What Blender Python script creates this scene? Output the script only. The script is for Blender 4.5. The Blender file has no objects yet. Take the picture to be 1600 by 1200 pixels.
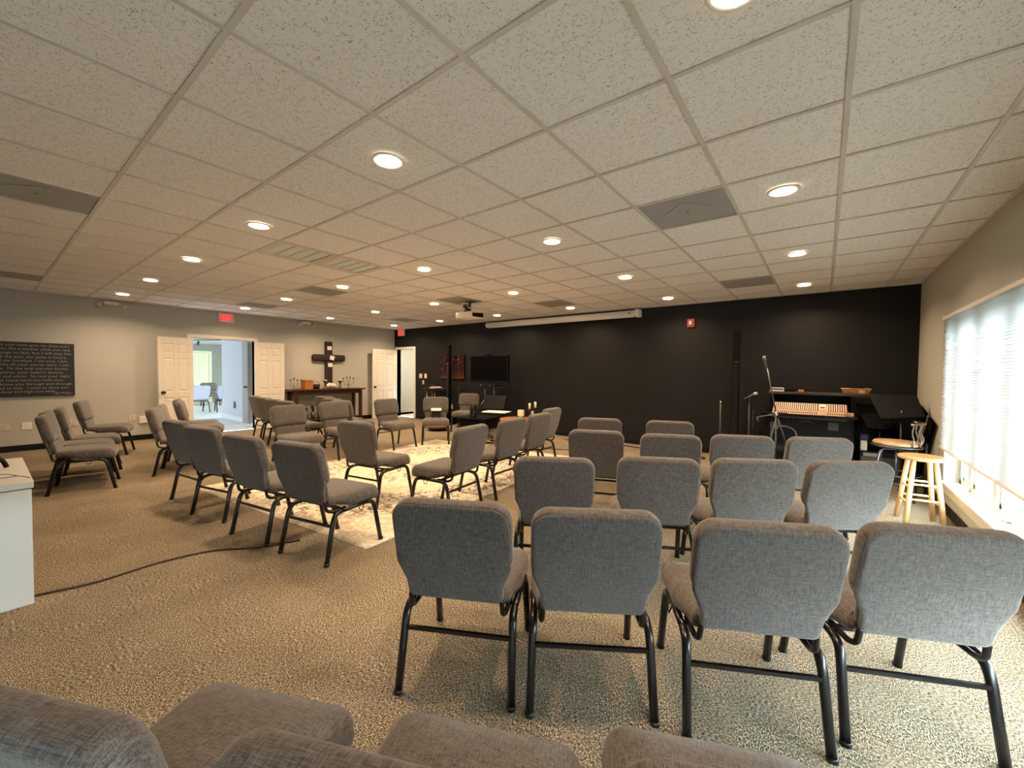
import bpy, bmesh, math, random
from mathutils import Vector, Matrix
random.seed(7)
C = bpy.context.scene.collection
PI = math.pi
H = 2.622            # ceiling height
EYE = 1.375          # camera height
T = 0.6096           # ceiling tile module
OX, OY = -0.9105 * T, 2.948 * T
XL, XR, YB, YF = -10.42, 1.01, 7.72, -4.3   # room limits

# ------------------------------------------------------------------ camera
f_px, yaw, pitch, roll = 637.3, -0.6527, -0.0292, 0.0100
fw = Vector((math.sin(yaw) * math.cos(pitch), math.cos(yaw) * math.cos(pitch), math.sin(pitch)))
r0 = Vector((math.cos(yaw), -math.sin(yaw), 0)); u0 = r0.cross(fw)
rt = r0 * math.cos(roll) + u0 * math.sin(roll); up = -r0 * math.sin(roll) + u0 * math.cos(roll)
cam_data = bpy.data.cameras.new('camera'); cam = bpy.data.objects.new('camera', cam_data); C.objects.link(cam)
cam_data.sensor_width = 36; cam_data.lens = f_px * 36 / 1600; cam_data.clip_start = 0.02
M = Matrix((rt, up, -fw)).transposed().to_4x4(); M.translation = Vector((0, 0, EYE)); cam.matrix_world = M
bpy.context.scene.camera = cam
# ------------------------------------------------------------------ world, lights, exposure
world = bpy.data.worlds.new('world'); bpy.context.scene.world = world; world.use_nodes = True
bg = world.node_tree.nodes['Background']; bg.inputs[0].default_value = (0.80, 0.91, 1.0, 1); bg.inputs[1].default_value = 36.0
WARM = (1.0, 0.69, 0.43)
LAMP_W = 13.5
LOBBY_W = 290.0
vs = bpy.context.scene.view_settings
vs.view_transform = 'Standard'; vs.look = 'None'; vs.gamma = 1; vs.use_curve_mapping = False; vs.exposure = 0.96
cy = bpy.context.scene.cycles
cy.use_denoising = True; cy.max_bounces = 7; cy.diffuse_bounces = 5; cy.transparent_max_bounces = 8
cy.caustics_reflective = False; cy.caustics_refractive = False; cy.sample_clamp_indirect = 6.0
cy.use_light_tree = True

def area(name, loc, rot, sx, sy, col, w, shape='RECTANGLE', parent=None, spread=None):
    l = bpy.data.lights.new(name, 'AREA'); l.shape = shape; l.size = sx; l.size_y = sy; l.color = col; l.energy = w
    if spread: l.spread = spread
    o = bpy.data.objects.new(name, l); C.objects.link(o); o.location = loc; o.rotation_euler = rot
    if parent: o.parent = parent
    return o

# ------------------------------------------------------------------ materials
def mat(name, col, rough=0.6, metal=0.0, emit=None, estr=0, spec=0.5):
    m = bpy.data.materials.new(name); m.use_nodes = True
    b = m.node_tree.nodes['Principled BSDF']
    b.inputs['Base Color'].default_value = (*col, 1); b.inputs['Roughness'].default_value = rough
    b.inputs['Metallic'].default_value = metal; b.inputs['Specular IOR Level'].default_value = spec
    if emit:
        b.inputs['Emission Color'].default_value = (*emit, 1); b.inputs['Emission Strength'].default_value = estr
    return m
def nd(m, t, **k):
    n = m.node_tree.nodes.new(t)
    for a, v in k.items(): setattr(n, a, v)
    return n
def lk(m, a, b): m.node_tree.links.new(a, b)
def ramp(m, fac, stops, interp='LINEAR'):
    r = nd(m, 'ShaderNodeValToRGB'); r.color_ramp.interpolation = interp
    e = r.color_ramp.elements
    while len(e) < len(stops): e.new(0.5)
    for k, (p, c) in enumerate(stops): e[k].position = p; e[k].color = (*c, 1)
    lk(m, fac, r.inputs[0]); return r
def coords(m, kind='Position', scale=(1, 1, 1)):
    mp = nd(m, 'ShaderNodeMapping'); mp.inputs['Scale'].default_value = scale
    if kind == 'Position': g = nd(m, 'ShaderNodeNewGeometry'); lk(m, g.outputs['Position'], mp.inputs[0])
    else: g = nd(m, 'ShaderNodeTexCoord'); lk(m, g.outputs[kind], mp.inputs[0])
    return mp.outputs[0]
def noise(m, vec, scale, detail=3, rough=0.6):
    n = nd(m, 'ShaderNodeTexNoise'); n.inputs['Scale'].default_value = scale
    n.inputs['Detail'].default_value = detail; n.inputs['Roughness'].default_value = rough
    lk(m, vec, n.inputs['Vector']); return n.outputs['Fac']
def bsdf(m): return m.node_tree.nodes['Principled BSDF']
def bump(m, h, strength=0.3, dist=0.01):
    b = nd(m, 'ShaderNodeBump'); b.inputs['Strength'].default_value = strength; b.inputs['Distance'].default_value = dist
    lk(m, h, b.inputs['Height']); lk(m, b.outputs[0], bsdf(m).inputs['Normal'])
def speckle(name, a, b, scale, rough=0.8, vscale=(1, 1, 1), kind='Position', lo=0.35, hi=0.65, bs=0.2, bd=0.003, spec=0.3):
    m = mat(name, a, rough, spec=spec); v = coords(m, kind, vscale); n = noise(m, v, scale, 3)
    r = ramp(m, n, [(lo, a), (hi, b)]); lk(m, r.outputs[0], bsdf(m).inputs['Base Color'])
    if bs: bump(m, n, bs, bd)
    return m

def make_carpet():
    m = mat('carpet', (.3, .27, .23), 0.95, spec=0.1)
    v = coords(m, 'Position', (1, 1, 1)); v2 = coords(m, 'Position', (.8, 2.2, 1)); v3 = coords(m, 'Position', (2.2, .8, 1))
    n1 = noise(m, v2, 115, 2, .7); n2 = noise(m, v3, 105, 2, .7); n3 = noise(m, v, 1.3, 3, .5); n4 = noise(m, v, 4, 3, .6)
    mx = nd(m, 'ShaderNodeMix'); mx.data_type = 'FLOAT'; lk(m, ramp(m, n4, [(.42, (0, 0, 0)), (.58, (1, 1, 1))]).outputs[0], mx.inputs[0]); lk(m, n1, mx.inputs[2]); lk(m, n2, mx.inputs[3])
    r = ramp(m, mx.outputs[0], [(.38, (.030, .022, .013)), (.5, (.165, .130, .083)), (.60, (.52, .44, .32))])
    r2 = ramp(m, n3, [(.35, (.82, .82, .82)), (.65, (1.08, 1.08, 1.08))])
    mm = nd(m, 'ShaderNodeMixRGB', blend_type='MULTIPLY'); mm.inputs[0].default_value = 1
    lk(m, r.outputs[0], mm.inputs[1]); lk(m, r2.outputs[0], mm.inputs[2]); lk(m, mm.outputs[0], bsdf(m).inputs['Base Color'])
    bump(m, mx.outputs[0], .6, .008); return m
def make_fabric(name='chair_fabric', dark=(.034, .030, .027), light=(.150, .134, .120)):
    m = mat(name, dark, 0.9, spec=0.15)
    v = coords(m, 'Object', (1, 12, 12)); w = coords(m, 'Object', (12, 1, 1))
    a = noise(m, v, 36, 3, .75); b = noise(m, w, 36, 3, .7)
    mx = nd(m, 'ShaderNodeMath', operation='ADD'); lk(m, a, mx.inputs[0]); lk(m, b, mx.inputs[1])
    hf = nd(m, 'ShaderNodeMath', operation='MULTIPLY'); hf.inputs[1].default_value = .5; lk(m, mx.outputs[0], hf.inputs[0])
    r = ramp(m, hf.outputs[0], [(.40, dark), (.60, light)]); lk(m, r.outputs[0], bsdf(m).inputs['Base Color'])
    bsdf(m).inputs['Sheen Weight'].default_value = .25
    bump(m, hf.outputs[0], .25, .002); return m
def make_tile():
    m = mat('ceiling_tile', (.72, .71, .68), 0.95, spec=0.1)
    v = coords(m, 'Position', (1, 1, 1)); d = noise(m, v, 35, 2, .6)
    vo = nd(m, 'ShaderNodeTexVoronoi'); vo.inputs['Scale'].default_value = 120; vo.inputs['Randomness'].default_value = 1
    dv = nd(m, 'ShaderNodeMixRGB', blend_type='ADD'); dv.inputs[0].default_value = .035
    nn = nd(m, 'ShaderNodeTexNoise'); nn.inputs['Scale'].default_value = 60; lk(m, v, nn.inputs['Vector'])
    lk(m, v, dv.inputs[1]); lk(m, nn.outputs['Color'], dv.inputs[2]); lk(m, dv.outputs[0], vo.inputs['Vector'])
    sp = ramp(m, vo.outputs['Distance'], [(.24, (1, 1, 1)), (.36, (0, 0, 0))])
    gate = ramp(m, d, [(.45, (0, 0, 0)), (.51, (1, 1, 1))])
    mu = nd(m, 'ShaderNodeMath', operation='MULTIPLY'); lk(m, sp.outputs[0], mu.inputs[0]); lk(m, gate.outputs[0], mu.inputs[1])
    mx = nd(m, 'ShaderNodeMixRGB'); mx.inputs[1].default_value = (.85, .85, .84, 1); mx.inputs[2].default_value = (.34, .325, .30, 1)
    lk(m, mu.outputs[0], mx.inputs[0]); lk(m, mx.outputs[0], bsdf(m).inputs['Base Color']); return m
def make_wood(name, a, b, scale=6, rough=.45, axis=(1, 8, 8)):
    m = mat(name, a, rough); v = coords(m, 'Object', axis); n = noise(m, v, scale, 4, .6)
    r = ramp(m, n, [(.3, a), (.7, b)]); lk(m, r.outputs[0], bsdf(m).inputs['Base Color']); bump(m, n, .1, .002); return m
def make_rug():
    m = mat('rug', (.6, .55, .42), 0.95, spec=0.1)
    v = coords(m, 'Object', (1, 1, 1))
    n1 = noise(m, v, 26, 3, .7); n2 = noise(m, v, 8, 3, .7)
    base = ramp(m, n1, [(.38, (.50, .43, .31)), (.55, (.70, .63, .48)), (.7, (.76, .70, .55))])
    sep = nd(m, 'ShaderNodeSeparateXYZ'); lk(m, v, sep.inputs[0])
    # medallion rings and scrolls: distance from the centre bent by noise
    nn = nd(m, 'ShaderNodeTexNoise'); nn.inputs['Scale'].default_value = 3.2; lk(m, v, nn.inputs['Vector'])
    dv = nd(m, 'ShaderNodeMixRGB', blend_type='ADD'); dv.inputs[0].default_value = .28; lk(m, v, dv.inputs[1]); lk(m, nn.outputs['Color'], dv.inputs[2])
    vo = nd(m, 'ShaderNodeTexVoronoi'); vo.feature = 'DISTANCE_TO_EDGE'; vo.inputs['Scale'].default_value = 11; lk(m, dv.outputs[0], vo.inputs['Vector'])
    line = ramp(m, vo.outputs['Distance'], [(.05, (1, 1, 1)), (.14, (0, 0, 0))])
    ln = nd(m, 'ShaderNodeVectorMath', operation='LENGTH'); sc = nd(m, 'ShaderNodeMapping'); sc.inputs['Scale'].default_value = (.62, .46, 0); lk(m, v, sc.inputs[0]); lk(m, sc.outputs[0], ln.inputs[0])
    ring = ramp(m, ln.outputs['Value'], [(.26, (.8, .8, .8)), (.34, (.05, .05, .05)), (.52, (.1, .1, .1)), (.62, (1, 1, 1)), (.84, (1, 1, 1)), (.95, (.12, .12, .12))])
    br = ramp(m, n2, [(.42, (0, 0, 0)), (.52, (1, 1, 1))])
    a = nd(m, 'ShaderNodeMath', operation='MULTIPLY'); lk(m, line.outputs[0], a.inputs[0]); lk(m, ring.outputs[0], a.inputs[1])
    b = nd(m, 'ShaderNodeMath', operation='MULTIPLY'); lk(m, a.outputs[0], b.inputs[0]); lk(m, br.outputs[0], b.inputs[1])
    # faint brown field scrolls everywhere
    vo2 = nd(m, 'ShaderNodeTexVoronoi'); vo2.feature = 'DISTANCE_TO_EDGE'; vo2.inputs['Scale'].default_value = 9; lk(m, dv.outputs[0], vo2.inputs['Vector'])
    line2 = ramp(m, vo2.outputs['Distance'], [(.03, (1, 1, 1)), (.10, (0, 0, 0))])
    c = nd(m, 'ShaderNodeMath', operation='MULTIPLY'); c.inputs[1].default_value = .4; lk(m, line2.outputs[0], c.inputs[0])
    c2 = nd(m, 'ShaderNodeMath', operation='MULTIPLY'); lk(m, c.outputs[0], c2.inputs[0]); lk(m, br.outputs[0], c2.inputs[1])
    m1 = nd(m, 'ShaderNodeMixRGB'); m1.inputs[2].default_value = (.42, .27, .17, 1); lk(m, c2.outputs[0], m1.inputs[0]); lk(m, base.outputs[0], m1.inputs[1])
    m2 = nd(m, 'ShaderNodeMixRGB'); m2.inputs[2].default_value = (.13, .11, .11, 1); lk(m, b.outputs[0], m2.inputs[0]); lk(m, m1.outputs[0], m2.inputs[1])
    lk(m, m2.outputs[0], bsdf(m).inputs['Base Color']); bump(m, n1, .2, .003); return m
def make_shade():
    m = bpy.data.materials.new('pleated_shade'); m.use_nodes = True; nt = m.node_tree; nt.nodes.clear()
    o = nt.nodes.new('ShaderNodeOutputMaterial'); d = nt.nodes.new('ShaderNodeBsdfDiffuse'); t = nt.nodes.new('ShaderNodeBsdfTranslucent')
    mx = nt.nodes.new('ShaderNodeMixShader'); mx.inputs[0].default_value = .34
    d.inputs[0].default_value = (.62, .64, .64, 1); t.inputs[0].default_value = (.235, .238, .232, 1)
    nt.links.new(d.outputs[0], mx.inputs[1]); nt.links.new(t.outputs[0], mx.inputs[2]); nt.links.new(mx.outputs[0], o.inputs[0]); return m
def make_glass():
    m = bpy.data.materials.new('window_glass'); m.use_nodes = True; nt = m.node_tree; nt.nodes.clear()
    o = nt.nodes.new('ShaderNodeOutputMaterial'); t = nt.nodes.new('ShaderNodeBsdfTransparent'); g = nt.nodes.new('ShaderNodeBsdfGlossy')
    mx = nt.nodes.new('ShaderNodeMixShader'); mx.inputs[0].default_value = .06; g.inputs['Roughness'].default_value = .02
    t.inputs[0].default_value = (.95, .98, .97, 1)
    nt.links.new(t.outputs[0], mx.inputs[1]); nt.links.new(g.outputs[0], mx.inputs[2]); nt.links.new(mx.outputs[0], o.inputs[0]); return m
def make_painting():
    m = mat('painting', (.05, .02, .02), .6, spec=.2)
    v = coords(m, 'Object', (9, 1, 14)); n = noise(m, v, 1.2, 4, .8)
    r = ramp(m, n, [(.51, (.004, .002, .002)), (.57, (.05, .004, .003)), (.62, (.24, .018, .008)), (.70, (.65, .30, .12))])
    sep = nd(m, 'ShaderNodeSeparateXYZ'); tc = coords(m, 'Object'); lk(m, tc, sep.inputs[0])
    g = ramp(m, sep.outputs['Z'], [(0, (0, 0, 0)), (.14, (1, 1, 1))])
    mm = nd(m, 'ShaderNodeMixRGB'); mm.inputs[1].default_value = (.10, .035, .01, 1); lk(m, g.outputs[0], mm.inputs[0]); lk(m, r.outputs[0], mm.inputs[2])
    lk(m, mm.outputs[0], bsdf(m).inputs['Base Color']); return m

CARPET = make_carpet(); FABRIC = make_fabric(); TILE = make_tile(); RUG = make_rug(); SHADE = make_shade(); GLASS = make_glass()
GRID = mat('grid_paint', (.60, .57, .53), .4)
WALL = speckle('greige_wall', (.47, .468, .42), (.50, .497, .45), 60, .85, bs=.05)
DARKWALL = speckle('charcoal_wall', (.0072, .0074, .0078), (.0095, .0097, .0102), 40, .62, bs=.05, spec=.22)
BASEB = mat('black_baseboard', (.006, .006, .006), .45, spec=.2)
WHITE = mat('white_paint', (.74, .71, .64), .45)
DOORW = speckle('door_paint', (.72, .68, .60), (.76, .72, .64), 20, .45, bs=.03)
BLACKM = mat('black_powder_coat', (.006, .006, .007), .28, .1)
BLACK = mat('black_matte', (.0035, .0035, .004), .5, spec=.12)
BLACKG = mat('black_gloss', (.008, .008, .009), .15)
SCREENM = mat('television_glass', (.002, .002, .0025), .7, spec=.03)
DARKGREY = mat('dark_grey', (.045, .045, .048), .5)
CHROME = mat('brushed_steel', (.45, .45, .45), .25, 1)
GUN = mat('gunmetal', (.09, .09, .095), .38, .8)
WPLASTIC = mat('white_plastic', (.84, .83, .80), .4)
BEIGE = mat('almond_plastic', (.62, .55, .42), .45)
MAHOG = make_wood('dark_mahogany', (.020, .006, .004), (.055, .016, .009), 5)
RUSTIC = make_wood('rustic_dark_wood', (.010, .004, .003), (.035, .012, .008), 8, .7, (8, 8, 1))
ORANGEW = make_wood('honey_wood', (.33, .11, .03), (.48, .18, .05), 5)
PINE = make_wood('pine', (.62, .40, .17), (.78, .55, .28), 7, .4, (8, 8, 1))
OAKS = make_wood('stool_seat_wood', (.40, .25, .13), (.62, .44, .27), 9, .4, (2, 9, 9))
COPPERW = make_wood('glossy_table_wood', (.30, .10, .03), (.5, .2, .06), 6, .2)
BRONZE = mat('bronze', (.12, .075, .05), .4, .6)
CANDLE = mat('candle_wax', (.85, .80, .62), .5)
WICKER = speckle('wicker', (.28, .13, .05), (.55, .30, .12), 90, .7, (1, 1, 3), bs=.5)
PAPER = mat('paper', (.8, .78, .72), .7)
VENT = speckle('vent_metal', (.30, .30, .285), (.35, .35, .33), 150, .6)
LENS = mat('lamp_lens', (1, .9, .75), .4, emit=(1, .80, .52), estr=16)
REDP = mat('red_plastic', (.35, .01, .012), .35)
REDL = mat('exit_letter', (1, .03, .03), .4, emit=(1, .015, .02), estr=.9)
EXITF = mat('exit_face', (.80, .55, .50), .6)
GREEN = speckle('leaf_green', (.012, .035, .008), (.04, .08, .02), 30, .6)
HEDGE = speckle('hedge', (.10, .22, .07), (.42, .48, .14), 6, .8)
PAVE = speckle('pale_paving', (.66, .66, .64), (.74, .74, .72), 8, .9)
LOBFL = speckle('lobby_floor_tile', (.46, .48, .50), (.56, .58, .60), 3, .3, bs=0)
LOBW = mat('lobby_wall', (.52, .55, .58), .7)
LOBG = mat('lobby_green_wall', (.22, .225, .19), .8)
CORD = mat('maroon_cord', (.030, .006, .006), .5)
LETTER = mat('cream_lettering', (.30, .29, .25), .8, spec=.1)
BOARDM = mat('board_black', (.010, .009, .008), .6)
TROF = mat('troffer_lens', (.62, .72, .68), .35)
PURPLE = mat('purple_plastic', (.03, .02, .10), .4)
SEATG = mat('lobby_chair_fabric', (.20, .205, .25), .9)
SEATB = mat('lobby_dark_fabric', (.07, .065, .05), .9)

# ------------------------------------------------------------------ mesh helpers
def new_mesh(name, verts, faces, m, smooth=False):
    me = bpy.data.meshes.new(name); me.from_pydata([tuple(v) for v in verts], [], faces)
    for mm in (m if isinstance(m, (list, tuple)) else [m]): me.materials.append(mm)
    if smooth: me.polygons.foreach_set('use_smooth', [True] * len(me.polygons))
    me.update(); return me
def link(name, me, parent=None, loc=None, rot=None):
    o = bpy.data.objects.new(name, me); C.objects.link(o)
    if parent is not None: o.parent = parent
    if loc is not None: o.location = loc
    if rot is not None: o.rotation_euler = rot
    return o
class MB:
    def __init__(s): s.v = []; s.f = []; s.sm = []
    def add(s, v, f, smooth=False):
        n = len(s.v); s.v += [tuple(p) for p in v]; s.f += [tuple(i + n for i in q) for q in f]; s.sm += [smooth] * len(f); return s
    def box(s, x0, x1, y0, y1, z0, z1):
        v = [(x0, y0, z0), (x1, y0, z0), (x1, y1, z0), (x0, y1, z0), (x0, y0, z1), (x1, y0, z1), (x1, y1, z1), (x0, y1, z1)]
        return s.add(v, [(0, 3, 2, 1), (4, 5, 6, 7), (0, 1, 5, 4), (1, 2, 6, 5), (2, 3, 7, 6), (3, 0, 4, 7)])
    def rbox(s, x0, x1, y0, y1, z0, z1, b=.005):
        # box with chamfered edges
        bm = bmesh.new(); bmesh.ops.create_cube(bm, size=1)
        for v in bm.verts: v.co = Vector(((x0 + x1) / 2 + v.co.x * (x1 - x0), (y0 + y1) / 2 + v.co.y * (y1 - y0), (z0 + z1) / 2 + v.co.z * (z1 - z0)))
        bmesh.ops.bevel(bm, geom=bm.edges[:], offset=b, segments=2, affect='EDGES', profile=.6)
        bm.verts.index_update(); s.add([v.co for v in bm.verts], [[v.index for v in f.verts] for f in bm.faces]); bm.free(); return s
    def tube(s, pts, r, n=8, closed=False, caps=True, flat=1.0):
        P = [Vector(p) for p in pts]; rr = r if isinstance(r, (list, tuple)) else [r] * len(P)
        base = len(s.v); L = len(P); ref = None
        for i, p in enumerate(P):
            a = P[i - 1] if (i > 0 or closed) else p; b = P[(i + 1) % L] if (i < L - 1 or closed) else p
            d = (b - a).normalized()
            if ref is None:
                ref = Vector((0, 0, 1)) if abs(d.z) < .9 else Vector((1, 0, 0))
            x = d.cross(ref).normalized(); y = x.cross(d).normalized(); ref = y
            for k in range(n):
                t = 2 * PI * k / n; s.v.append(tuple(p + x * math.cos(t) * rr[i] + y * math.sin(t) * rr[i] * flat))
        m = L if closed else L - 1
        for i in range(m):
            for k in range(n):
                a = base + i * n + k; b = base + i * n + (k + 1) % n; c = base + ((i + 1) % L) * n + (k + 1) % n; d = base + ((i + 1) % L) * n + k
                s.f.append((a, b, c, d)); s.sm.append(True)
        if caps and not closed:
            s.f.append(tuple(base + k for k in range(n))[::-1]); s.sm.append(False)
            s.f.append(tuple(base + (L - 1) * n + k for k in range(n))); s.sm.append(False)
        return s
    def lathe(s, prof, n=20, c=(0, 0, 0)):
        base = len(s.v)
        for (r, z) in prof:
            for k in range(n): t = 2 * PI * k / n; s.v.append((c[0] + r * math.cos(t), c[1] + r * math.sin(t), c[2] + z))
        for i in range(len(prof) - 1):
            for k in range(n):
                s.f.append((base + i * n + k, base + i * n + (k + 1) % n, base + (i + 1) * n + (k + 1) % n, base + (i + 1) * n + k)); s.sm.append(True)
        s.f.append(tuple(base + k for k in range(n))[::-1]); s.sm.append(False)
        s.f.append(tuple(base + (len(prof) - 1) * n + k for k in range(n))); s.sm.append(False); return s
    def xf(s, mtx, start=0):
        for i in range(start, len(s.v)): s.v[i] = tuple(mtx @ Vector(s.v[i]))
        return s
    def mesh(s, name, m):
        me = new_mesh(name, s.v, s.f, m); me.polygons.foreach_set('use_smooth', s.sm); me.update(); return me
    def obj(s, name, m, parent=None, loc=None, rot=None, bevel=0):
        o = link(name, s.mesh(name, m), parent, loc, rot)
        if bevel:
            b = o.modifiers.new('bevel', 'BEVEL'); b.width = bevel; b.segments = 2; b.limit_method = 'ANGLE'
        return o
def smooth_path(ctrl, n=6):
    # Catmull-Rom through control points
    P = [Vector(p) for p in ctrl]; P = [P[0] * 2 - P[1]] + P + [P[-1] * 2 - P[-2]]; out = []
    for i in range(1, len(P) - 2):
        for k in range(n):
            t = k / n; a, b, c, d = P[i - 1], P[i], P[i + 1], P[i + 2]
            out.append(.5 * ((2 * b) + (-a + c) * t + (2 * a - 5 * b + 4 * c - d) * t * t + (-a + 3 * b - 3 * c + d) * t ** 3))
    out.append(P[-2]); return out
def round_poly(pts, rads, seg=5):
    out = []; n = len(pts)
    for i in range(n):
        p = Vector(pts[i]); a = (Vector(pts[i - 1]) - p); b = (Vector(pts[(i + 1) % n]) - p); r = rads[i]
        if r <= 0: out.append(p); continue
        a.normalize(); b.normalize(); ang = a.angle(b); d = r / math.tan(ang / 2)
        s0 = p + a * d; s1 = p + b * d; c = p + (a + b).normalized() * (r / math.sin(ang / 2))
        a0 = math.atan2(s0.y - c.y, s0.x - c.x); a1 = math.atan2(s1.y - c.y, s1.x - c.x); da = (a1 - a0 + PI) % (2 * PI) - PI
        for k in range(seg + 1): t = a0 + da * k / seg; out.append(Vector((c.x + r * math.cos(t), c.y + r * math.sin(t))))
    return out
def slab(outline, rings, crown=0.0, close_bottom=True, step=.035):
    """stack of inset copies of a 2D outline: rings = [(inset, height)], then shrinks to a crowned middle."""
    dense = []
    for i, p in enumerate(outline):
        q = outline[(i + 1) % len(outline)]; L = (q - p).length; k = max(1, int(L / step)) if step else 1
        dense += [p.lerp(q, j / k) for j in range(k)]
    outline = dense; n = len(outline); cx = sum(p.x for p in outline) / n; cyy = sum(p.y for p in outline) / n
    nor = []
    for i in range(n):
        e = (outline[(i + 1) % n] - outline[i - 1]); nor.append(Vector((-e.y, e.x)).normalized())
    area2 = sum(outline[i].x * outline[(i + 1) % n].y - outline[(i + 1) % n].x * outline[i].y for i in range(n))
    if area2 < 0: nor = [-q for q in nor]
    V = []; F = []
    for (ins, z) in rings:
        for p, q in zip(outline, nor): w = p + q * ins; V.append((w.x, w.y, z))
    last = rings[-1]
    for k in ((.7, .4, .15) if crown is not None else ()):
        for p, q in zip(outline, nor):
            w = p + q * last[0]; w = Vector((cx + (w.x - cx) * k, cyy + (w.y - cyy) * k)); V.append((w.x, w.y, last[1] + crown * (1 - k * k)))
    R = len(rings) + (3 if crown is not None else 0)
    for i in range(R - 1):
        for k in range(n): F.append((i * n + k, i * n + (k + 1) % n, (i + 1) * n + (k + 1) % n, (i + 1) * n + k))
    F.append(tuple(range((R - 1) * n, R * n)))
    if close_bottom: F.append(tuple(range(n))[::-1])
    return V, F

# ------------------------------------------------------------------ tagging
def tag(o, label, cat, group=None, kind=None):
    o['label'] = label; o['category'] = cat
    if group: o['group'] = group
    if kind: o['kind'] = kind
    return o
def thing(name, label, cat, loc=(0, 0, 0), rz=0, group=None):
    o = bpy.data.objects.new(name, None); C.objects.link(o); o.location = loc; o.rotation_euler = (0, 0, rz); o.empty_display_size = .1
    return tag(o, label, cat, group)
def struct(o): o['kind'] = 'structure'; return o
def dup(root, loc, rz, label, group=None):
    r = root.copy(); C.objects.link(r); r.location = loc; r.rotation_euler = (0, 0, rz); r['label'] = label
    if group: r['group'] = group
    for ch in list(root.children):
        c = ch.copy(); C.objects.link(c); c.parent = r
        for g in ch.children: d = g.copy(); C.objects.link(d); d.parent = c
    return r

# ================================================================== SETTING
struct(MB().box(XL - .05, XR + .05, YF, YB + .05, -.12, 0).obj('floor', CARPET))
# left wall with the double-door opening (y 2.68..3.86, z 0..2.03)
DY0, DY1, DZ = 2.68, 3.86, 2.02
w = MB(); w.box(XL - .14, XL, YF, DY0, 0, H + .1); w.box(XL - .14, XL, DY1, YB + .14, 0, H + .1); w.box(XL - .14, XL, DY0, DY1, DZ, H + .1)
struct(w.obj('wall_left', WALL))
# dark wall with the corner doorway (x -10.30..-9.52)
BX0, BX1 = -10.30, -9.50
w = MB(); w.box(XL, BX0, YB, YB + .14, 0, H + .1); w.box(BX1, XR + .14, YB, YB + .14, 0, H + .1); w.box(BX0, BX1, YB, YB + .14, DZ, H + .1)
struct(w.obj('wall_back', DARKWALL))
# window wall
WY0, WY1, WZ0, WZ1 = -3.5, 5.98, .30, 1.97
w = MB(); w.box(XR, XR + .16, YF, WY0, 0, H + .1); w.box(XR, XR + .16, WY1, YB, 0, H + .1)
w.box(XR, XR + .16, WY0, WY1, 0, WZ0); w.box(XR, XR + .16, WY0, WY1, WZ1, H + .1)
struct(w.obj('wall_right', WALL))
struct(MB().box(XL - .14, XR + .16, YF - .14, YF, 0, H + .1).obj('wall_front', WALL))
# ceiling slab, tiles, grid bars
ceil = struct(MB().box(XL - .1, XR + .1, YF - .1, YB + .1, H + .07, H + .12).obj('ceiling', GRID))
vents = {(-1, 2): 1, (-1, 7): 1, (-7, -3): 1, (-14, -3): 1, (-10, 2): 1, (-14, 2): 1, (-8, 5): 1, (-6, 7): 1, (-13, 7): 1}
troffs = {(-7, 0): 1, (-7, 1): 1}
tile_meshes = {}
back_tiles = MB()
for i in range(-17, 3):
    for j in range(-10, 10):
        if (i, j) in vents or (i, j) in troffs: continue
        x0, x1 = max(OX + i * T, XL), min(OX + (i + 1) * T, XR); y0, y1 = max(OY + j * T, YF), min(OY + (j + 1) * T, YB)
        if x1 - x0 < .03 or y1 - y0 < .03: continue
        if j < -4: back_tiles.box(x0 + .004, x1 - .004, y0 + .004, y1 - .004, H + .003, H + .018); continue
        key = (round(x1 - x0, 3), round(y1 - y0, 3))
        if key not in tile_meshes:
            tile_meshes[key] = MB().box(.004, key[0] - .004, .004, key[1] - .004, 0, .015).mesh('ceiling_tile', TILE)
        link('ceiling_tile', tile_meshes[key], ceil, (x0, y0, H + .003 + random.uniform(-.0006, .0006)))
bt = back_tiles.obj('far_tiles', TILE, ceil); bt['kind'] = 'stuff'
def tbar(x0, x1, y0, y1):
    # inverted T: flange plus stem
    m = MB(); m.box(x0, x1, y0, y1, H - .004 if x1 - x0 < y1 - y0 else H - .0034, H + .0025)
    if x1 - x0 < y1 - y0: m.box((x0 + x1) / 2 - .002, (x0 + x1) / 2 + .002, y0, y1, H + .003, H + .035)
    else: m.box(x0, x1, (y0 + y1) / 2 - .002, (y0 + y1) / 2 + .002, H + .003, H + .035)
    return m.obj('grid_bar', GRID, ceil)
for i in range(-16, 3): tbar(OX + i * T - .012, OX + i * T + .012, YF, YB)
for j in range(-9, 10): tbar(XL, XR, OY + j * T - .0119, OY + j * T + .0119)
# wall angle
m = MB(); m.box(XL, XL + .02, YF, YB, H - .006, H + .003); m.box(XR - .02, XR, YF, YB, H - .006, H + .003); m.box(XL, XR, YB - .02, YB, H - .006, H + .003)
m.obj('wall_angle', GRID, ceil)
# baseboards
def baseb(name, *boxes):
    m = MB()
    for b in boxes: m.box(*b)
    struct(m.obj(name, BASEB, bevel=.004))
baseb('baseboard_left', (XL, XL + .014, YF, DY0 - .09, 0, .10), (XL, XL + .014, DY1 + .09, YB, 0, .10))
baseb('baseboard_back', (BX1 + .09, XR, YB - .014, YB, 0, .10))
baseb('baseboard_right', (XR - .014, XR, YF, YB - .015, 0, .10))

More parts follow.
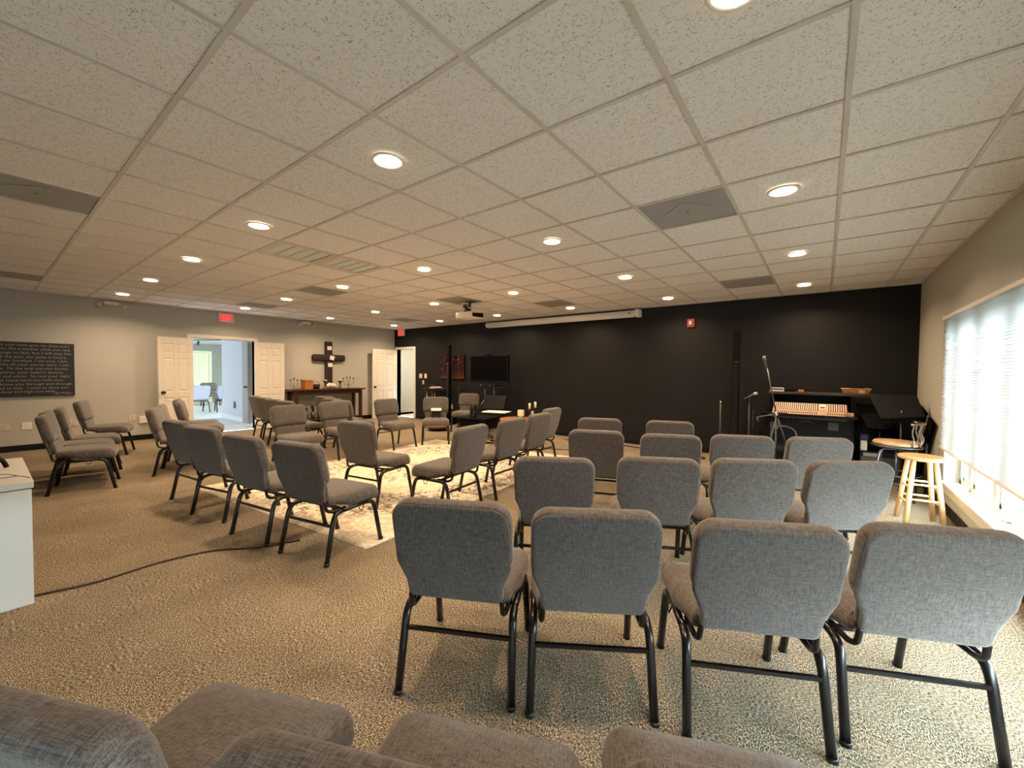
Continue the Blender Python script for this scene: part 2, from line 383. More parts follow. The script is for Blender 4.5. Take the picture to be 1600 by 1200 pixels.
# door casings
def casing(name, m, mtl=WHITE): return struct(m.obj(name, mtl, bevel=.006))
m = MB(); m.box(XL - .14, XL + .022, DY0 - .075, DY0, 0, DZ + .075); m.box(XL - .14, XL + .022, DY1, DY1 + .075, 0, DZ + .075); m.box(XL - .14, XL + .022, DY0, DY1, DZ, DZ + .075)
trim1 = casing('trim_1', m)
m = MB(); m.box(BX0 - .075, BX0, YB - .022, YB + .14, 0, DZ + .07); m.box(BX1, BX1 + .075, YB - .022, YB + .14, 0, DZ + .07); m.box(BX0, BX1, YB - .022, YB + .14, DZ, DZ + .07)
m.box(BX1 - .012, BX1, YB + .05, YB + .07, 0, DZ)
casing('trim_2', m)

def panel_door(name, width, height, hinge, rz, knob_side=1, mtl=DOORW, knob=True, flip=1):
    """six-panel leaf, local x from hinge, thickness along y; rz turns it about the hinge"""
    o = MB().box(0, width, -.0135, .0135, .01, height).obj(name, mtl, None, hinge, (0, 0, rz))
    st = .11 * width / .76; mid = .10 * width / .76; pw = (width - 2 * st - mid) / 2
    rows = [(.22, .80), (.92, 1.58), (1.68, height - .13)]
    fr = MB()
    for sy in (-1, 1):
        a, b = (.0135, .021) if sy > 0 else (-.021, -.0135)
        for x0, x1 in ((0, st), (st + pw, st + pw + mid), (width - st, width)): fr.box(x0, x1, a, b, .01, height)
        zz = [.01] + [z for r in rows for z in r] + [height]
        for k in range(0, len(zz), 2):
            for xx in ((st, st + pw), (st + pw + mid, width - st)): fr.box(xx[0], xx[1], a, b, zz[k], zz[k + 1])
    fr.obj('door_frame', mtl, o, bevel=.004)
    for z0, z1 in rows:
        for xx in ((st, st + pw), (st + pw + mid, width - st)):
            q = MB()
            for sy in (-1, 1):
                V = [(xx[0] + .018, sy * .0135, z0 + .018), (xx[1] - .018, sy * .0135, z0 + .018), (xx[1] - .018, sy * .0135, z1 - .018), (xx[0] + .018, sy * .0135, z1 - .018)]
                W = [(xx[0] + .04, sy * .020, z0 + .04), (xx[1] - .04, sy * .020, z0 + .04), (xx[1] - .04, sy * .020, z1 - .04), (xx[0] + .04, sy * .020, z1 - .04)]
                q.add(V + W, [(0, 1, 5, 4), (1, 2, 6, 5), (2, 3, 7, 6), (3, 0, 4, 7), (4, 5, 6, 7)])
            q.obj('door_panel', mtl, o)
    if knob:
        k = MB()
        for sy in (-1, 1):
            k.lathe([(.032, 0), (.032, .006), (.012, .010), (.012, .035), (.026, .042), (.030, .055), (.024, .066), (.008, .070)], 16)
            k.xf(Matrix.Translation((width - .065, sy * .021, .91)) @ Matrix.Rotation(-sy * PI / 2, 4, 'X'), len(k.v) - 8 * 16)
        k.obj('door_knob', BLACKM, o)
    return struct(o)
panel_door('door_1', .60, 2.0, (XL + .045, DY0 + .01, 0), math.radians(-76))
panel_door('door_2', .60, 2.0, (XL + .045, DY1 - .01, 0), math.radians(75), knob=False)
panel_door('door_3', .86, 2.0, (BX0 + .01, YB - .045, 0), math.radians(-86))

# ------------------------------------------------------------------ windows
win = struct(MB().box(XR + .10, XR + .16, WY0, WY1, WZ0, WZ0 + .05).box(XR + .10, XR + .16, WY0, WY1, WZ1 - .05, WZ1).box(XR + .10, XR + .16, WY0, WY0 + .05, WZ0, WZ1).box(XR + .10, XR + .16, WY1 - .05, WY1, WZ0, WZ1).obj('window_1', WHITE))
win['label'] = 'long white framed window behind the pleated shade'
mull = [5.57 - .70 * k for k in range(13)]
edges = [WY1 - .05] + mull + [WY0 + .05]
for y in mull: MB().box(XR + .085, XR + .16, y - .045, y + .045, WZ0 + .05, WZ1 - .05).obj('mullion', WHITE, win, bevel=.004)
for a, b in zip(edges[:-1], edges[1:]):
    y1, y0 = a - .045, b + .045
    if y1 - y0 < .1: continue
    s = MB(); s.box(XR + .105, XR + .145, y0, y0 + .04, WZ0 + .05, WZ1 - .05); s.box(XR + .105, XR + .145, y1 - .04, y1, WZ0 + .05, WZ1 - .05)
    s.box(XR + .105, XR + .145, y0, y1, WZ0 + .05, WZ0 + .09); s.box(XR + .105, XR + .145, y0, y1, WZ1 - .09, WZ1 - .05)
    sash = s.obj('sash', WHITE, win)
    MB().box(XR + .124, XR + .128, y0 + .04, y1 - .04, WZ0 + .09, WZ1 - .09).obj('pane', GLASS, sash)
for y in (5.62, 4.6):
    k = MB(); k.rbox(XR + .065, XR + .10, y - .05, y + .03, WZ0 + .012, WZ0 + .035, .006); k.tube([(XR + .07, y, WZ0 + .03), (XR + .05, y - .03, WZ0 + .045), (XR + .045, y - .08, WZ0 + .04)], .006, 6)
    k.obj('crank_handle', WHITE, win)
MB().box(XR - .03, XR + .10, WY0, WY1 + .04, WZ0 - .03, WZ0 + .006).obj('sill', WHITE, win, bevel=.006)
MB().box(XR - .018, XR, WY0, WY1 + .03, WZ0 - .10, WZ0 - .03).obj('apron', WHITE, win, bevel=.006)
m = MB(); m.box(XR - .016, XR + .0, WY1, WY1 + .06, WZ0 - .03, WZ1 + .06); m.box(XR - .016, XR, WY0, WY1 + .06, WZ1, WZ1 + .06)
m.obj('casing', WALL, win, bevel=.005)
# pleated shade
SY0, SY1 = -3.55, 6.04; SX = XR - .035
sh = thing('pleated_shade', 'long white pleated window shade drawn most of the way down over the window', 'window shade', (SX, 0, 0))
n = 58; z0s, z1s = .655, 1.955; V = []; F = []
for k in range(2 * n + 1):
    z = z0s + (z1s - z0s) * k / (2 * n); dx = -.013 if k % 2 else .008
    V += [(dx, SY0, z), (dx, SY1, z)]
    if k: F.append((2 * k - 2, 2 * k - 1, 2 * k + 1, 2 * k))
link('pleated_fabric', new_mesh('pleated_fabric', V, F, SHADE), sh)
MB().rbox(-.022, .022, SY0, SY1, 1.95, 1.985, .006).obj('head_rail', WPLASTIC, sh)
MB().rbox(-.014, .014, SY0, SY1, .635, .657, .005).obj('bottom_rail', WPLASTIC, sh)
# outdoors
tag(MB().box(XR + .17, 40, -25, 25, -.45, -.30).obj('paving', PAVE), 'pale paving outside the window', 'ground'); bpy.data.objects['paving']['kind'] = 'structure'
def bush(x, y, r, h, label):
    bm = bmesh.new(); bmesh.ops.create_icosphere(bm, subdivisions=4, radius=1)
    rnd = random.Random(int(x * 31 + y * 17))
    from mathutils import noise as mn
    for v in bm.verts:
        d = 1 + .22 * mn.noise(v.co * 2.3 + Vector((x, y, 0))) + .13 * mn.noise(v.co * 7 + Vector((y, x, 0)))
        v.co = Vector((v.co.x * r * d, v.co.y * r * d, max(-.05, (v.co.z * .5 + .5) * h * d)))
    me = bpy.data.meshes.new('shrub'); bm.to_mesh(me); bm.free(); me.materials.append(HEDGE)
    o = link('shrub', me, None, (x, y, -.32)); tag(o, label, 'shrub')
bush(5.6, 10.8, 1.1, 1.9, 'green shrub outside, behind the low gap under the shade, left one')
bush(4.2, 9.0, .8, 1.2, 'yellow-green shrub outside the low gap under the shade, nearest the right edge')

# ------------------------------------------------------------------ lobby behind the double door
LX = XL - .14
m = MB(); m.box(-21.2, LX, -1.5, 9, -.1, -.001); struct(m.obj('floor_lobby', LOBFL))
struct(MB().box(-21.2, LX, -1.5, 9, 2.40, 2.46).obj('ceiling_lobby', mat('lobby_ceiling', (.7, .7, .66), .9)))
struct(MB().box(-20.6, -20.45, -1.5, 9, 0, 2.4).obj('wall_lobby_far', LOBG))
struct(MB().box(-13.5, -11.95, 4.17, 4.30, 0, 2.4).obj('wall_hall', LOBW))
struct(MB().box(-13.52, -11.95, 4.145, 4.17, 0, .13).obj('baseboard_hall', mat('hall_trim', (.72, .74, .78), .4), bevel=.004))
m = MB(); m.box(-11.95, -11.60, 4.14, 4.32, 0, 2.05); m.box(-11.95, -10.56, 4.14, 4.32, 2.05, 2.4); struct(m.obj('trim_3', mat('grey_trim', (.33, .31, .29), .5)))
struct(MB().box(-11.50, -10.56, 4.95, 5.05, 0, 2.4).obj('closet_dark_sheet', BLACK))  # black sheet standing in for the shade inside the hall opening
MBk = MB().lathe([(.028, 0), (.028, .01), (.012, .015), (.012, .04), (.028, .05), (.02, .07)], 12); MBk.xf(Matrix.Rotation(PI / 2, 4, 'X'))
hk = MBk.obj('door_latch', BLACKM, bpy.data.objects['trim_3'], (-11.66, 4.14, .93))
m = MB(); m.box(-21.2, LX, -1.5, -1.4, 0, 2.4); struct(m.obj('wall_lobby_side', LOBW))
m = MB(); m.box(-21.2, -14, 8.9, 9, 0, 2.4); struct(m.obj('wall_lobby_end', LOBG))
panel_door('door_4', .86, 2.03, (-20.40, 4.98, 0), PI / 2, mtl=mat('cream_door', (.66, .68, .48), .5), knob=False)
struct(MB().box(-20.45, -20.41, 5.86, 5.95, 0, 2.12).box(-20.45, -20.41, 4.88, 5.86, 2.04, 2.12).obj('trim_4', mat('cream_trim', (.66, .68, .48), .5)))
t = thing('wall_outlet', 'grey outlet on the white hallway wall seen through the double door', 'outlet', (-12.55, 4.165, .42))
MB().rbox(-.06, .06, -.012, 0, -.09, .09, .004).obj('cover_plate', DARKGREY, t)
area('lobby_daylight', (-15.2, .2, 1.3), (PI / 2, 0, PI), 5.0, 2.2, (.84, .93, 1.0), LOBBY_W)
area('lobby_fill', (-18.3, 5.6, 2.35), (0, 0, 0), 2.5, 2.5, (.96, 1.0, .84), 22)  # unseen area light added to brighten the far lobby, no fixture
t = thing('track_light', 'dark ceiling track with small spotlights in the lobby beyond the double door', 'track light', (-16.5, 4.9, 2.4))
MB().tube([(-.9, -.55, -.03), (.2, .25, -.03), (1.3, .35, -.03)], .015, 6).obj('track', BLACKM, t)
for (a, b) in ((-.55, -.3), (.35, .26)):
    s = MB(); s.tube([(a, b, -.03), (a, b, -.10)], .008, 6); s.tube([(a, b, -.08), (a + .02, b - .03, -.20)], [.03, .045], 10); s.obj('spotlight_head', BLACKM, t)

# side room behind the corner doorway
m = MB(); m.box(-11.2, -8.6, YB + .14, 9.6, -.1, -.001); struct(m.obj('floor_side_room', mat('side_floor', (.62, .60, .55), .4)))
m = MB(); m.box(-11.2, -8.6, 9.5, 9.6, 0, 2.5); m.box(-11.2, -11.1, YB + .14, 9.6, 0, 2.5); m.box(-8.7, -8.6, YB + .14, 9.6, 0, 2.5); struct(m.obj('wall_side_room', mat('side_wall', (.60, .60, .54), .8)))
struct(MB().box(-11.1, -8.7, 9.48, 9.5, 0, .12).box(-11.1, -11.08, YB + .14, 9.5, 0, .12).obj('baseboard_side_room', WHITE))
struct(MB().box(-11.2, -8.6, YB + .14, 9.6, 2.5, 2.55).obj('ceiling_side_room', WHITE))
area('side_room_lamp', (-9.8, 8.7, 2.45), (0, 0, 0), .6, .6, (1, .88, .68), 22)

# ================================================================== CEILING THINGS
ring_me = MB().lathe([(.098, -.002), (.098, -.006), (.090, -.010), (.076, -.009), (.074, -.002)], 32).mesh('trim_ring', WPLASTIC)
lens_me = MB().lathe([(.074, -.003), (.074, -.0085), (.060, -.0105), (.02, -.0112)], 32).mesh('lens', LENS)
cols = [0.5, -2.5, -5.5, -8.5, -11.5, -14.5]
ords = ['nearest the window wall', 'second from the window wall', 'third from the window wall', 'fourth from the window wall', 'fifth from the window wall', 'farthest from the window wall']
rows = [(-.5, 'front row, nearest the viewer'), (2.5, 'second row from the viewer'), (5.45, 'third row from the viewer'), (8.43, 'row nearest the black wall')]
for (rj, rn) in rows:
    for ci, co in zip(cols, ords):
        lab = f'round glowing downlight, {co}, in the {rn}' if rn else 'round glowing recessed ceiling downlight behind the viewpoint'
        t = thing('ceiling_downlight', lab, 'ceiling light', (OX + ci * T, OY + rj * T, H - .003), 0, 'recessed downlights' if rn else 'downlights behind the viewpoint')
        link('trim_ring', ring_me, t); link('lens', lens_me, t)
        area('bulb', (0, 0, -.016), (0, 0, 0), .14, .14, WARM, LAMP_W, 'DISK', t, math.radians(150))
vlab = {(-1, 2): 'large grey square air vent beside the window-side downlights, nearest the viewer', (-1, 7): 'grey square air vent close to the black wall on the window side',
        (-7, -3): 'grey square air vent cut by the left edge of the picture, larger one', (-14, -3): 'grey square air vent at the left edge, farther one near the poster wall',
        (-10, 2): 'grey square air vent behind the pair of unlit troffers', (-14, 2): 'grey square air vent near the wooden cross wall', (-8, 5): 'grey square panel above the projector',
        (-6, 7): 'grey square air vent above the left part of the projection screen', (-13, 7): 'grey square air vent near the corner with the red exit sign'}
for (i, j) in vents:
    t = thing('air_vent', vlab[(i, j)], 'air vent', (OX + (i + .5) * T, OY + (j + .5) * T, H + .002), 0, 'ceiling air vents')
    h = T / 2 - .012
    MB().box(-h, h, -h, h, .001, .010).obj('panel', VENT, t)
    if (i, j) != (-8, 5):
        d = .19
        s = MB(); V = [(d, 0, -.003), (0, d, -.003), (-d, 0, -.003), (0, -d, -.003)]; V2 = [(p[0] * .97, p[1] * .97, -.006) for p in V]
        s.add(V + V2, [(0, 1, 2, 3), (7, 6, 5, 4), (0, 4, 5, 1), (1, 5, 6, 2), (2, 6, 7, 3), (3, 7, 4, 0)]); s.box(-.02, .02, -.02, .02, -.003, .001)
        s.obj('diamond_plate', VENT, t)
        MB().lathe([(.012, -.006), (.012, -.012), (.006, -.016)], 12).obj('center_knob', CHROME, t)
for (i, j), lab in (((-7, 0), 'unlit square troffer light with four lens strips, nearer one'), ((-7, 1), 'unlit square troffer light with four lens strips, farther one')):
    t = thing('troffer_light', lab, 'ceiling light', (OX + (i + .5) * T, OY + (j + .5) * T, H), 0, 'unlit troffers')
    h = T / 2 - .012; g = .045
    f = MB(); f.box(-h, h, -h, -h + g, -.002, .02); f.box(-h, h, h - g, h, -.002, .02); f.box(-h, -h + g, -h + g, h - g, -.002, .02); f.box(h - g, h, -h + g, h - g, -.002, .02); f.obj('frame', GRID, t)
    wdt = 2 * (h - g) / 4
    for k in range(4):
        a = -h + g + k * wdt
        MB().box(-h + g, h - g, a + .006, a + wdt - .006, .006, .012).obj('lens_strip', TROF, t)
        if k: MB().box(-h + g, h - g, a - .006, a + .006, 0, .014).obj('divider', GRID, t)

# projector
t = thing('ceiling_projector', 'white projector with dark grille hanging from the ceiling with tangled cables', 'projector', (-5.02, 5.33, H), math.radians(-4))
MB().rbox(-.23, .19, -.15, .15, -.30, -.195, .025).obj('body', WPLASTIC, t)
g = MB(); pts = round_poly([(-.135, -.044), (.130, -.040), (.130, .040), (-.135, .020)], [.03, .02, .02, .02]); V, F = slab(pts, [(0, 0), (0, .004)]); g.add(V, F)
g.xf(Matrix.Translation((.19, 0, -.248)) @ Matrix.Rotation(PI / 2, 4, 'Z') @ Matrix.Rotation(PI / 2, 4, 'X')); g.obj('grille', BLACK, t)
MB().lathe([(.035, 0), (.035, .03), (.028, .03)], 16).xf(Matrix.Translation((-.05, .15, -.25)) @ Matrix.Rotation(-PI / 2, 4, 'X')).obj('lens', BLACKG, t)
q = MB(); q.tube([(-.01, 0, -.20), (-.01, 0, -.02)], .022, 12); q.rbox(-.07, .05, -.06, .06, -.02, -.005, .004); q.tube([(-.01, 0, -.185), (-.15, -.08, -.195)], .008, 6); q.tube([(-.01, 0, -.185), (.12, -.08, -.195)], .008, 6); q.obj('mount', CHROME, t)
q = MB(); q.lathe([(.03, 0), (.05, .02), (.055, .045)], 16, (-.13, -.02, -.06)); q.obj('junction_box', WPLASTIC, t)
for k in range(4):
    rnd = random.Random(k)
    p = [(-.13, -.03, -.05)] + [(-.06 + .09 * math.sin(a * 1.4 + k) + rnd.uniform(-.02, .02), -.04 + .06 * math.cos(a * 1.9 + k), -.07 - .11 * a / 6 + .02 * math.sin(3 * a)) for a in range(1, 7)] + [(-.2 + .05 * k, -.13, -.21)]
    MB().tube(smooth_path(p, 6), .009, 6).obj('cable', BLACK, t)
# projection screen
t = thing('projection_screen', 'long white rolled projection screen case under the ceiling on the black wall', 'projection screen', (0, 7.61, 2.515))
c = MB().tube([(-6.58, 0, 0), (-2.86, 0, 0)], .062, 20); c.box(-6.58, -2.86, 0, .10, .0, .062); c.obj('housing', WPLASTIC, t)
MB().rbox(-2.87, -2.79, -.068, .10, -.072, .066, .01).obj('end_cap', WPLASTIC, t)
MB().lathe([(.064, 0), (.06, .03), (.04, .045)], 20).xf(Matrix.Translation((-6.58, 0, 0)) @ Matrix.Rotation(-PI / 2, 4, 'Y')).obj('end_cap', WPLASTIC, t)
MB().box(-3.00, -2.955, -.066, -.058, -.004, .012).obj('slot', BLACK, t)
MB().tube([(-6.56, -.02, -.066), (-2.9, -.02, -.066)], .008, 8).obj('bottom_bar', WPLASTIC, t)

# text helper
def text_mesh(name, s, size, m, parent, loc, rot, align='LEFT', ext=.001, width=None, bold=0):
    cu = bpy.data.curves.new(name, 'FONT'); cu.body = s; cu.size = size; cu.align_x = align; cu.extrude = ext; cu.resolution_u = 2; cu.offset = bold
    o = bpy.data.objects.new(name, cu); C.objects.link(o)
    dg = bpy.context.evaluated_depsgraph_get(); me = bpy.data.meshes.new_from_object(o.evaluated_get(dg)); bpy.data.objects.remove(o); me.name = name
    me.materials.clear(); me.materials.append(m)
    if width:
        xs = [v.co.x for v in me.vertices]; k = width / (max(xs) - min(xs))
        for v in me.vertices: v.co.x *= k
    return link(name, me, parent, loc, rot)

# exit signs
t = thing('exit_sign', 'lit red EXIT sign on the pale wall above the double door', 'exit sign', (XL, 3.30, 2.50))
MB().rbox(.005, .05, -.145, .145, -.10, .10, .008).obj('housing', WPLASTIC, t)
MB().box(.05, .054, -.125, .125, -.085, .085).obj('face', EXITF, t)
text_mesh('lettering', 'EXIT', .175, REDL, t, (.056, 0, -.062), (PI / 2, 0, PI / 2), 'CENTER', .002, .215, .004)
t = thing('exit_sign', 'lit red EXIT sign on the black wall above the corner doorway', 'exit sign', (-10.06, YB, 2.52))
MB().rbox(-.145, .145, -.05, -.005, -.10, .10, .008).obj('housing', WPLASTIC, t)
MB().box(-.125, .125, -.054, -.05, -.085, .085).obj('face', EXITF, t)
text_mesh('lettering', 'EXIT', .175, REDL, t, (0, -.056, -.062), (PI / 2, 0, 0), 'CENTER', .002, .215, .004)
# emergency lights
def emergency(loc, label):
    t = thing('emergency_light', label, 'emergency light', loc)
    MB().rbox(.0, .07, -.10, .10, -.035, .03, .02).obj('housing', WPLASTIC, t)
    for s in (-1, 1):
        h = MB(); h.tube(smooth_path([(.04, s * .09, 0), (.06, s * .15, .0), (.07, s * .16, -.03)], 5), .009, 6)
        h.tube([(.05, s * .15, -.03), (.11, s * .17, -.06)], [.025, .038], 12); h.obj('lamp_head', BEIGE, t)
emergency((XL, 1.50, 2.565), 'twin-head emergency light high on the pale wall left of the EXIT sign')
emergency((XL, 5.03, 2.565), 'twin-head emergency light high on the pale wall above the cross')
# fire strobe
t = thing('fire_alarm_strobe', 'red fire alarm strobe high on the black wall right of the projection screen', 'fire alarm', (-1.90, YB, 2.275))
MB().rbox(-.065, .065, -.04, 0, -.075, .075, .01).obj('housing', REDP, t)
MB().rbox(-.035, .035, -.065, -.03, -.045, .035, .012).obj('strobe_lens', CHROME, t)
# outlets and switches
def plate(loc, onleft, label, m, w=.07, h=.115, kind='outlet'):
    t = thing('wall_outlet' if kind == 'outlet' else 'light_switch', label, kind, loc, PI / 2 if onleft else 0)
    MB().rbox(-w / 2, w / 2, -.008, 0, -h / 2, h / 2, .003).obj('cover_plate', m, t)
    if kind == 'outlet':
        for z in (-.024, .024):
            s = MB(); s.rbox(-.016, .016, -.011, -.007, z - .014, z + .014, .003); s.obj('socket', m, t)
            s = MB(); s.box(-.008, -.005, -.0118, -.0105, z - .006, z + .007); s.box(.005, .008, -.0118, -.0105, z - .006, z + .007); s.obj('slots', BLACK, t)
    else:
        MB().rbox(-.014, .014, -.016, -.007, -.028, .028, .003).obj('toggle', m, t)
plate((XL, .23, .41), True, 'almond outlet plate low on the pale wall, at the left edge of the picture', BEIGE, .12)
plate((XL, .47, .41), True, 'white outlet plate low on the pale wall, behind the leftmost chairs', WPLASTIC, .11)
plate((XL, 1.00, .41), True, 'almond outlet plate low on the pale wall, just below the end of the poster', BEIGE, .10)
plate((XL, 1.76, .43), True, 'almond outlet plate low on the pale wall, left of the white box', BEIGE, .10)
t = thing('wall_box', 'small square white plastic box low on the pale wall left of the double door', 'wall box', (XL, 1.92, .39))
MB().rbox(0, .04, -.065, .065, -.07, .07, .01).obj('housing', WPLASTIC, t); MB().rbox(.038, .043, -.05, .05, -.055, .055, .004).obj('cover', WPLASTIC, t)
plate((-9.20, YB, 1.24), False, 'almond double light switch on the black wall beside the corner doorway', BEIGE, .13, .125, 'light switch')
plate((-8.99, YB, 1.24), False, 'white light switch right of the almond double switch', WPLASTIC, .09, .125, 'light switch')
plate((-9.09, YB, 1.06), False, 'small almond switch below the other two on the black wall', BEIGE, .07, .115, 'light switch')
plate((-7.93, YB, .43), False, 'almond outlet low on the black wall beside the left column speaker', BEIGE)
plate((-5.30, YB, .43), False, 'almond outlet on the black wall behind the candles', BEIGE)

# ------------------------------------------------------------------ poster
t = thing('text_poster', 'wide black poster with rows of cream lettering on the pale wall', 'poster', (XL, 0, 0))
MB().box(.004, .035, -.42, 1.018, .895, 1.785).obj('canvas', BOARDM, t)
lines = [('Come lay your head upon my chest and I', 1.075), ('comfort you like a mother while you rest.', 1.105), ('The tide can change so fast, but I will stay the', 1.105), ('same through the past, the same in future,', 1.04),
         ('same in me.  I am constant. I am true. I am', 1.04), ('here to witness all your secret tears. I am', 1.07), ('so very wise.  I\'m the only one who knows', 1.055), ('your heart\'s desires, your heart\'s destiny.', 1.00),
         ('I am strong, steel and warm.  So rest your night', 1.085), ('and lay that heavy head you hold onto.', 1.00), ('It is alright, I know you through and through.', 1.14), ('There is no need to hide.  I want to show you', 1.065), ('this love is deep and high and wide.', .88)]
import numpy as _np
def wall_y(px, py):
    d = fw + rt * ((px - 800) / f_px) + up * ((600 - py) / f_px); s = XL / d.x; return d.y * s, EYE + d.z * s
for k, (s, e) in enumerate(lines):
    py = 541.8 + k * 5.75; y1, z = wall_y(e * 100, py)
    o = text_mesh('lettering', s, .056, LETTER, t, (.0365, y1, z - .018), (PI / 2, 0, PI / 2), 'RIGHT', .0008, None, 0)
    xs = [v.co.x for v in o.data.vertices]; kx = (.0242 * len(s)) / (max(xs) - min(xs))
    if kx * (max(xs) - min(xs)) > y1 + .39: kx = (y1 + .39) / (max(xs) - min(xs))
    for v in o.data.vertices: v.co.x *= kx
    o['kind'] = 'stuff'
y1, z = wall_y(115, 615); text_mesh('lettering', '~Jill Phillips', .05, LETTER, t, (.0365, y1 - .01, z), (PI / 2, 0, PI / 2), 'RIGHT', .0008)

# ------------------------------------------------------------------ cross
t = thing('wooden_cross', 'large dark rustic wooden cross with pinned notes on the pale wall', 'cross', (XL, 5.615, 0))
def barkbeam(y0, y1, z0, z1, d0, d1, r):
    pts = round_poly([(y0, z0), (y1, z0), (y1, z1), (y0, z1)], [r] * 4, 4); V, F = slab(pts, [(0, 0), (0, .05), (.012, .072), (.035, .083)], .004)
    return MB().add([(d0 + v[2] * (d1 - d0) / .087, v[0], v[1]) for v in V], F, True)
barkbeam(-.10, .10, .90, 2.13, .004, .075, .035).obj('upright_beam', RUSTIC, t)
barkbeam(-.445, .445, 1.615, 1.785, .03, .105, .05).obj('cross_beam', RUSTIC, t)
for (y, z, w_, h_, a) in ((.0, 1.955, .12, .10, 3), (.055, 1.70, .12, .11, -12), (.02, 1.515, .12, .10, 2)):
    MB().box(.108 if abs(z - 1.7) < .05 else .079, .112 if abs(z - 1.7) < .05 else .082, -w_ / 2, w_ / 2, -h_ / 2, h_ / 2).obj('pinned_note', PAPER, t, (0, y, z), (math.radians(a), 0, 0))
for y in (-.14, .14):
    MB().tube([(.06, y + .055 * math.cos(a), 1.60 + .055 * math.sin(a)) for a in [PI + PI * k / 12 for k in range(13)]], .004, 6).obj('wire_hook', BLACKM, t)

# ------------------------------------------------------------------ console table with things
ZT = .90
t = thing('console_table', 'long dark mahogany console table with lower shelf under the cross', 'table', (-10.17, 5.45, 0))
MB().rbox(-.22, .22, -.98, .98, ZT - .035, ZT, .006).obj('tabletop', MAHOG, t)
MB().box(-.17, -.15, -.86, .86, ZT - .13, ZT - .035).box(.15, .17, -.86, .86, ZT - .13, ZT - .035).box(-.15, .15, -.86, -.84, ZT - .13, ZT - .035).box(-.15, .15, .84, .86, ZT - .13, ZT - .035).obj('apron', MAHOG, t)
for x in (-.165, .165):
    for y in (-.85, .85): MB().rbox(x - .035, x + .035, y - .035, y + .035, 0, ZT - .036, .004).obj('leg', MAHOG, t)
MB().rbox(-.16, .16, -.82, .82, .13, .16, .004).obj('lower_shelf', MAHOG, t)
X = -10.17
def candelabra(loc, label, s, arms):
    t = thing('candelabra', label, 'candelabra', loc)
    m = MB(); m.lathe([(.05 * s, 0), (.05 * s, .006), (.012, .02), (.006, .03)], 16); m.tube([(0, 0, .02), (0, 0, .22 * s)], .005, 6)
    m.obj('stem', BRONZE, t)
    for k in range(arms):
        a = (k - (arms - 1) / 2); y = a * .055 * s
        m = MB(); m.tube(smooth_path([(0, 0, .09 * s), (0, y * .8, .06 * s), (0, y * 1.5, .14 * s + .02), (0, y * 1.5, .22 * s + .03 * (1 - abs(a)))], 5), .004, 6)
        m.lathe([(.006, 0), (.018, .012), (.020, .03), (.014, .04)], 12, (0, y * 1.5, .22 * s + .03 * (1 - abs(a)))); m.obj('arm', BRONZE, t)
candelabra((X, 4.63, ZT), 'small wire candelabra at the left end of the console table', .95, 3)
candelabra((X, 6.05, ZT), 'taller wire candelabra with spread arms at the right end of the console table', 1.15, 4)
t = thing('wooden_box', 'honey-coloured wooden box with sloped lid on the console table', 'box', (X, 4.94, ZT))
MB().rbox(-.11, .11, -.10, .10, 0, .21, .004).obj('body', ORANGEW, t)
s = MB(); V = [(-.12, -.11, .21), (.12, -.11, .21), (.12, .11, .21), (-.12, .11, .21), (-.12, -.11, .245), (.12, -.11, .222), (.12, .11, .222), (-.12, .11, .245)]
s.add(V, [(0, 3, 2, 1), (4, 5, 6, 7), (0, 1, 5, 4), (1, 2, 6, 5), (2, 3, 7, 6), (3, 0, 4, 7)]); s.obj('lid', ORANGEW, t)
t = thing('small_basket', 'dark brown basket with arched handle beside the wooden box', 'basket', (X, 5.17, ZT))
MB().lathe([(.075, 0), (.09, .06), (.10, .12), (.095, .12), (.085, .06), (.07, .01)], 20).xf(Matrix.Diagonal((.8, 1.0, 1, 1))).obj('body', mat('dark_wicker', (.03, .016, .01), .8), t)
MB().tube([(0, .085 * math.cos(a), .11 + .07 * math.sin(a)) for a in [PI * k / 12 for k in range(13)]], .006, 6).obj('handle', mat('dark_handle', (.04, .02, .012), .7), t)
def goblet(y, label, h=.21):
    t = thing('candle_holder', label, 'candle holder', (X + .02, y, ZT))
    MB().lathe([(.055, 0), (.05, .015), (.025, .05), (.015, .10), (.022, .14), (.055, h - .02), (.06, h), (.05, h), (.02, h - .03)], 20).obj('pedestal', BRONZE, t)
    MB().lathe([(.033, h - .02), (.033, h + .012), (.01, h + .015)], 16).obj('candle', CANDLE, t)
goblet(5.40, 'bronze pedestal candle holder left of the white candles'); goblet(5.80, 'bronze pedestal candle holder right of the white candles')
t = thing('tray', 'small dark tray under the group of white candles', 'tray', (X + .03, 5.55, ZT)); MB().rbox(-.08, .08, -.14, .14, 0, .02, .006).obj('dish', MAHOG, t)
for k, (dx, y, h) in enumerate(((.04, -.095, .10), (.0, -.04, .13), (.05, -.01, .12), (.02, .04, .115), (.05, .085, .10))):
    o = MB().lathe([(.032, 0), (.033, h - .004), (.028, h), (.01, h - .006)], 16).obj('pillar_candle', CANDLE, None, (X + .03 + dx - .03, 5.55 + y, ZT + .0205))
    tag(o, 'short white pillar candle, %s in the group on the console table' % ('first from left', 'second from left', 'middle one', 'fourth from left', 'last on the right')[k], 'candle', 'white candles on the tray')
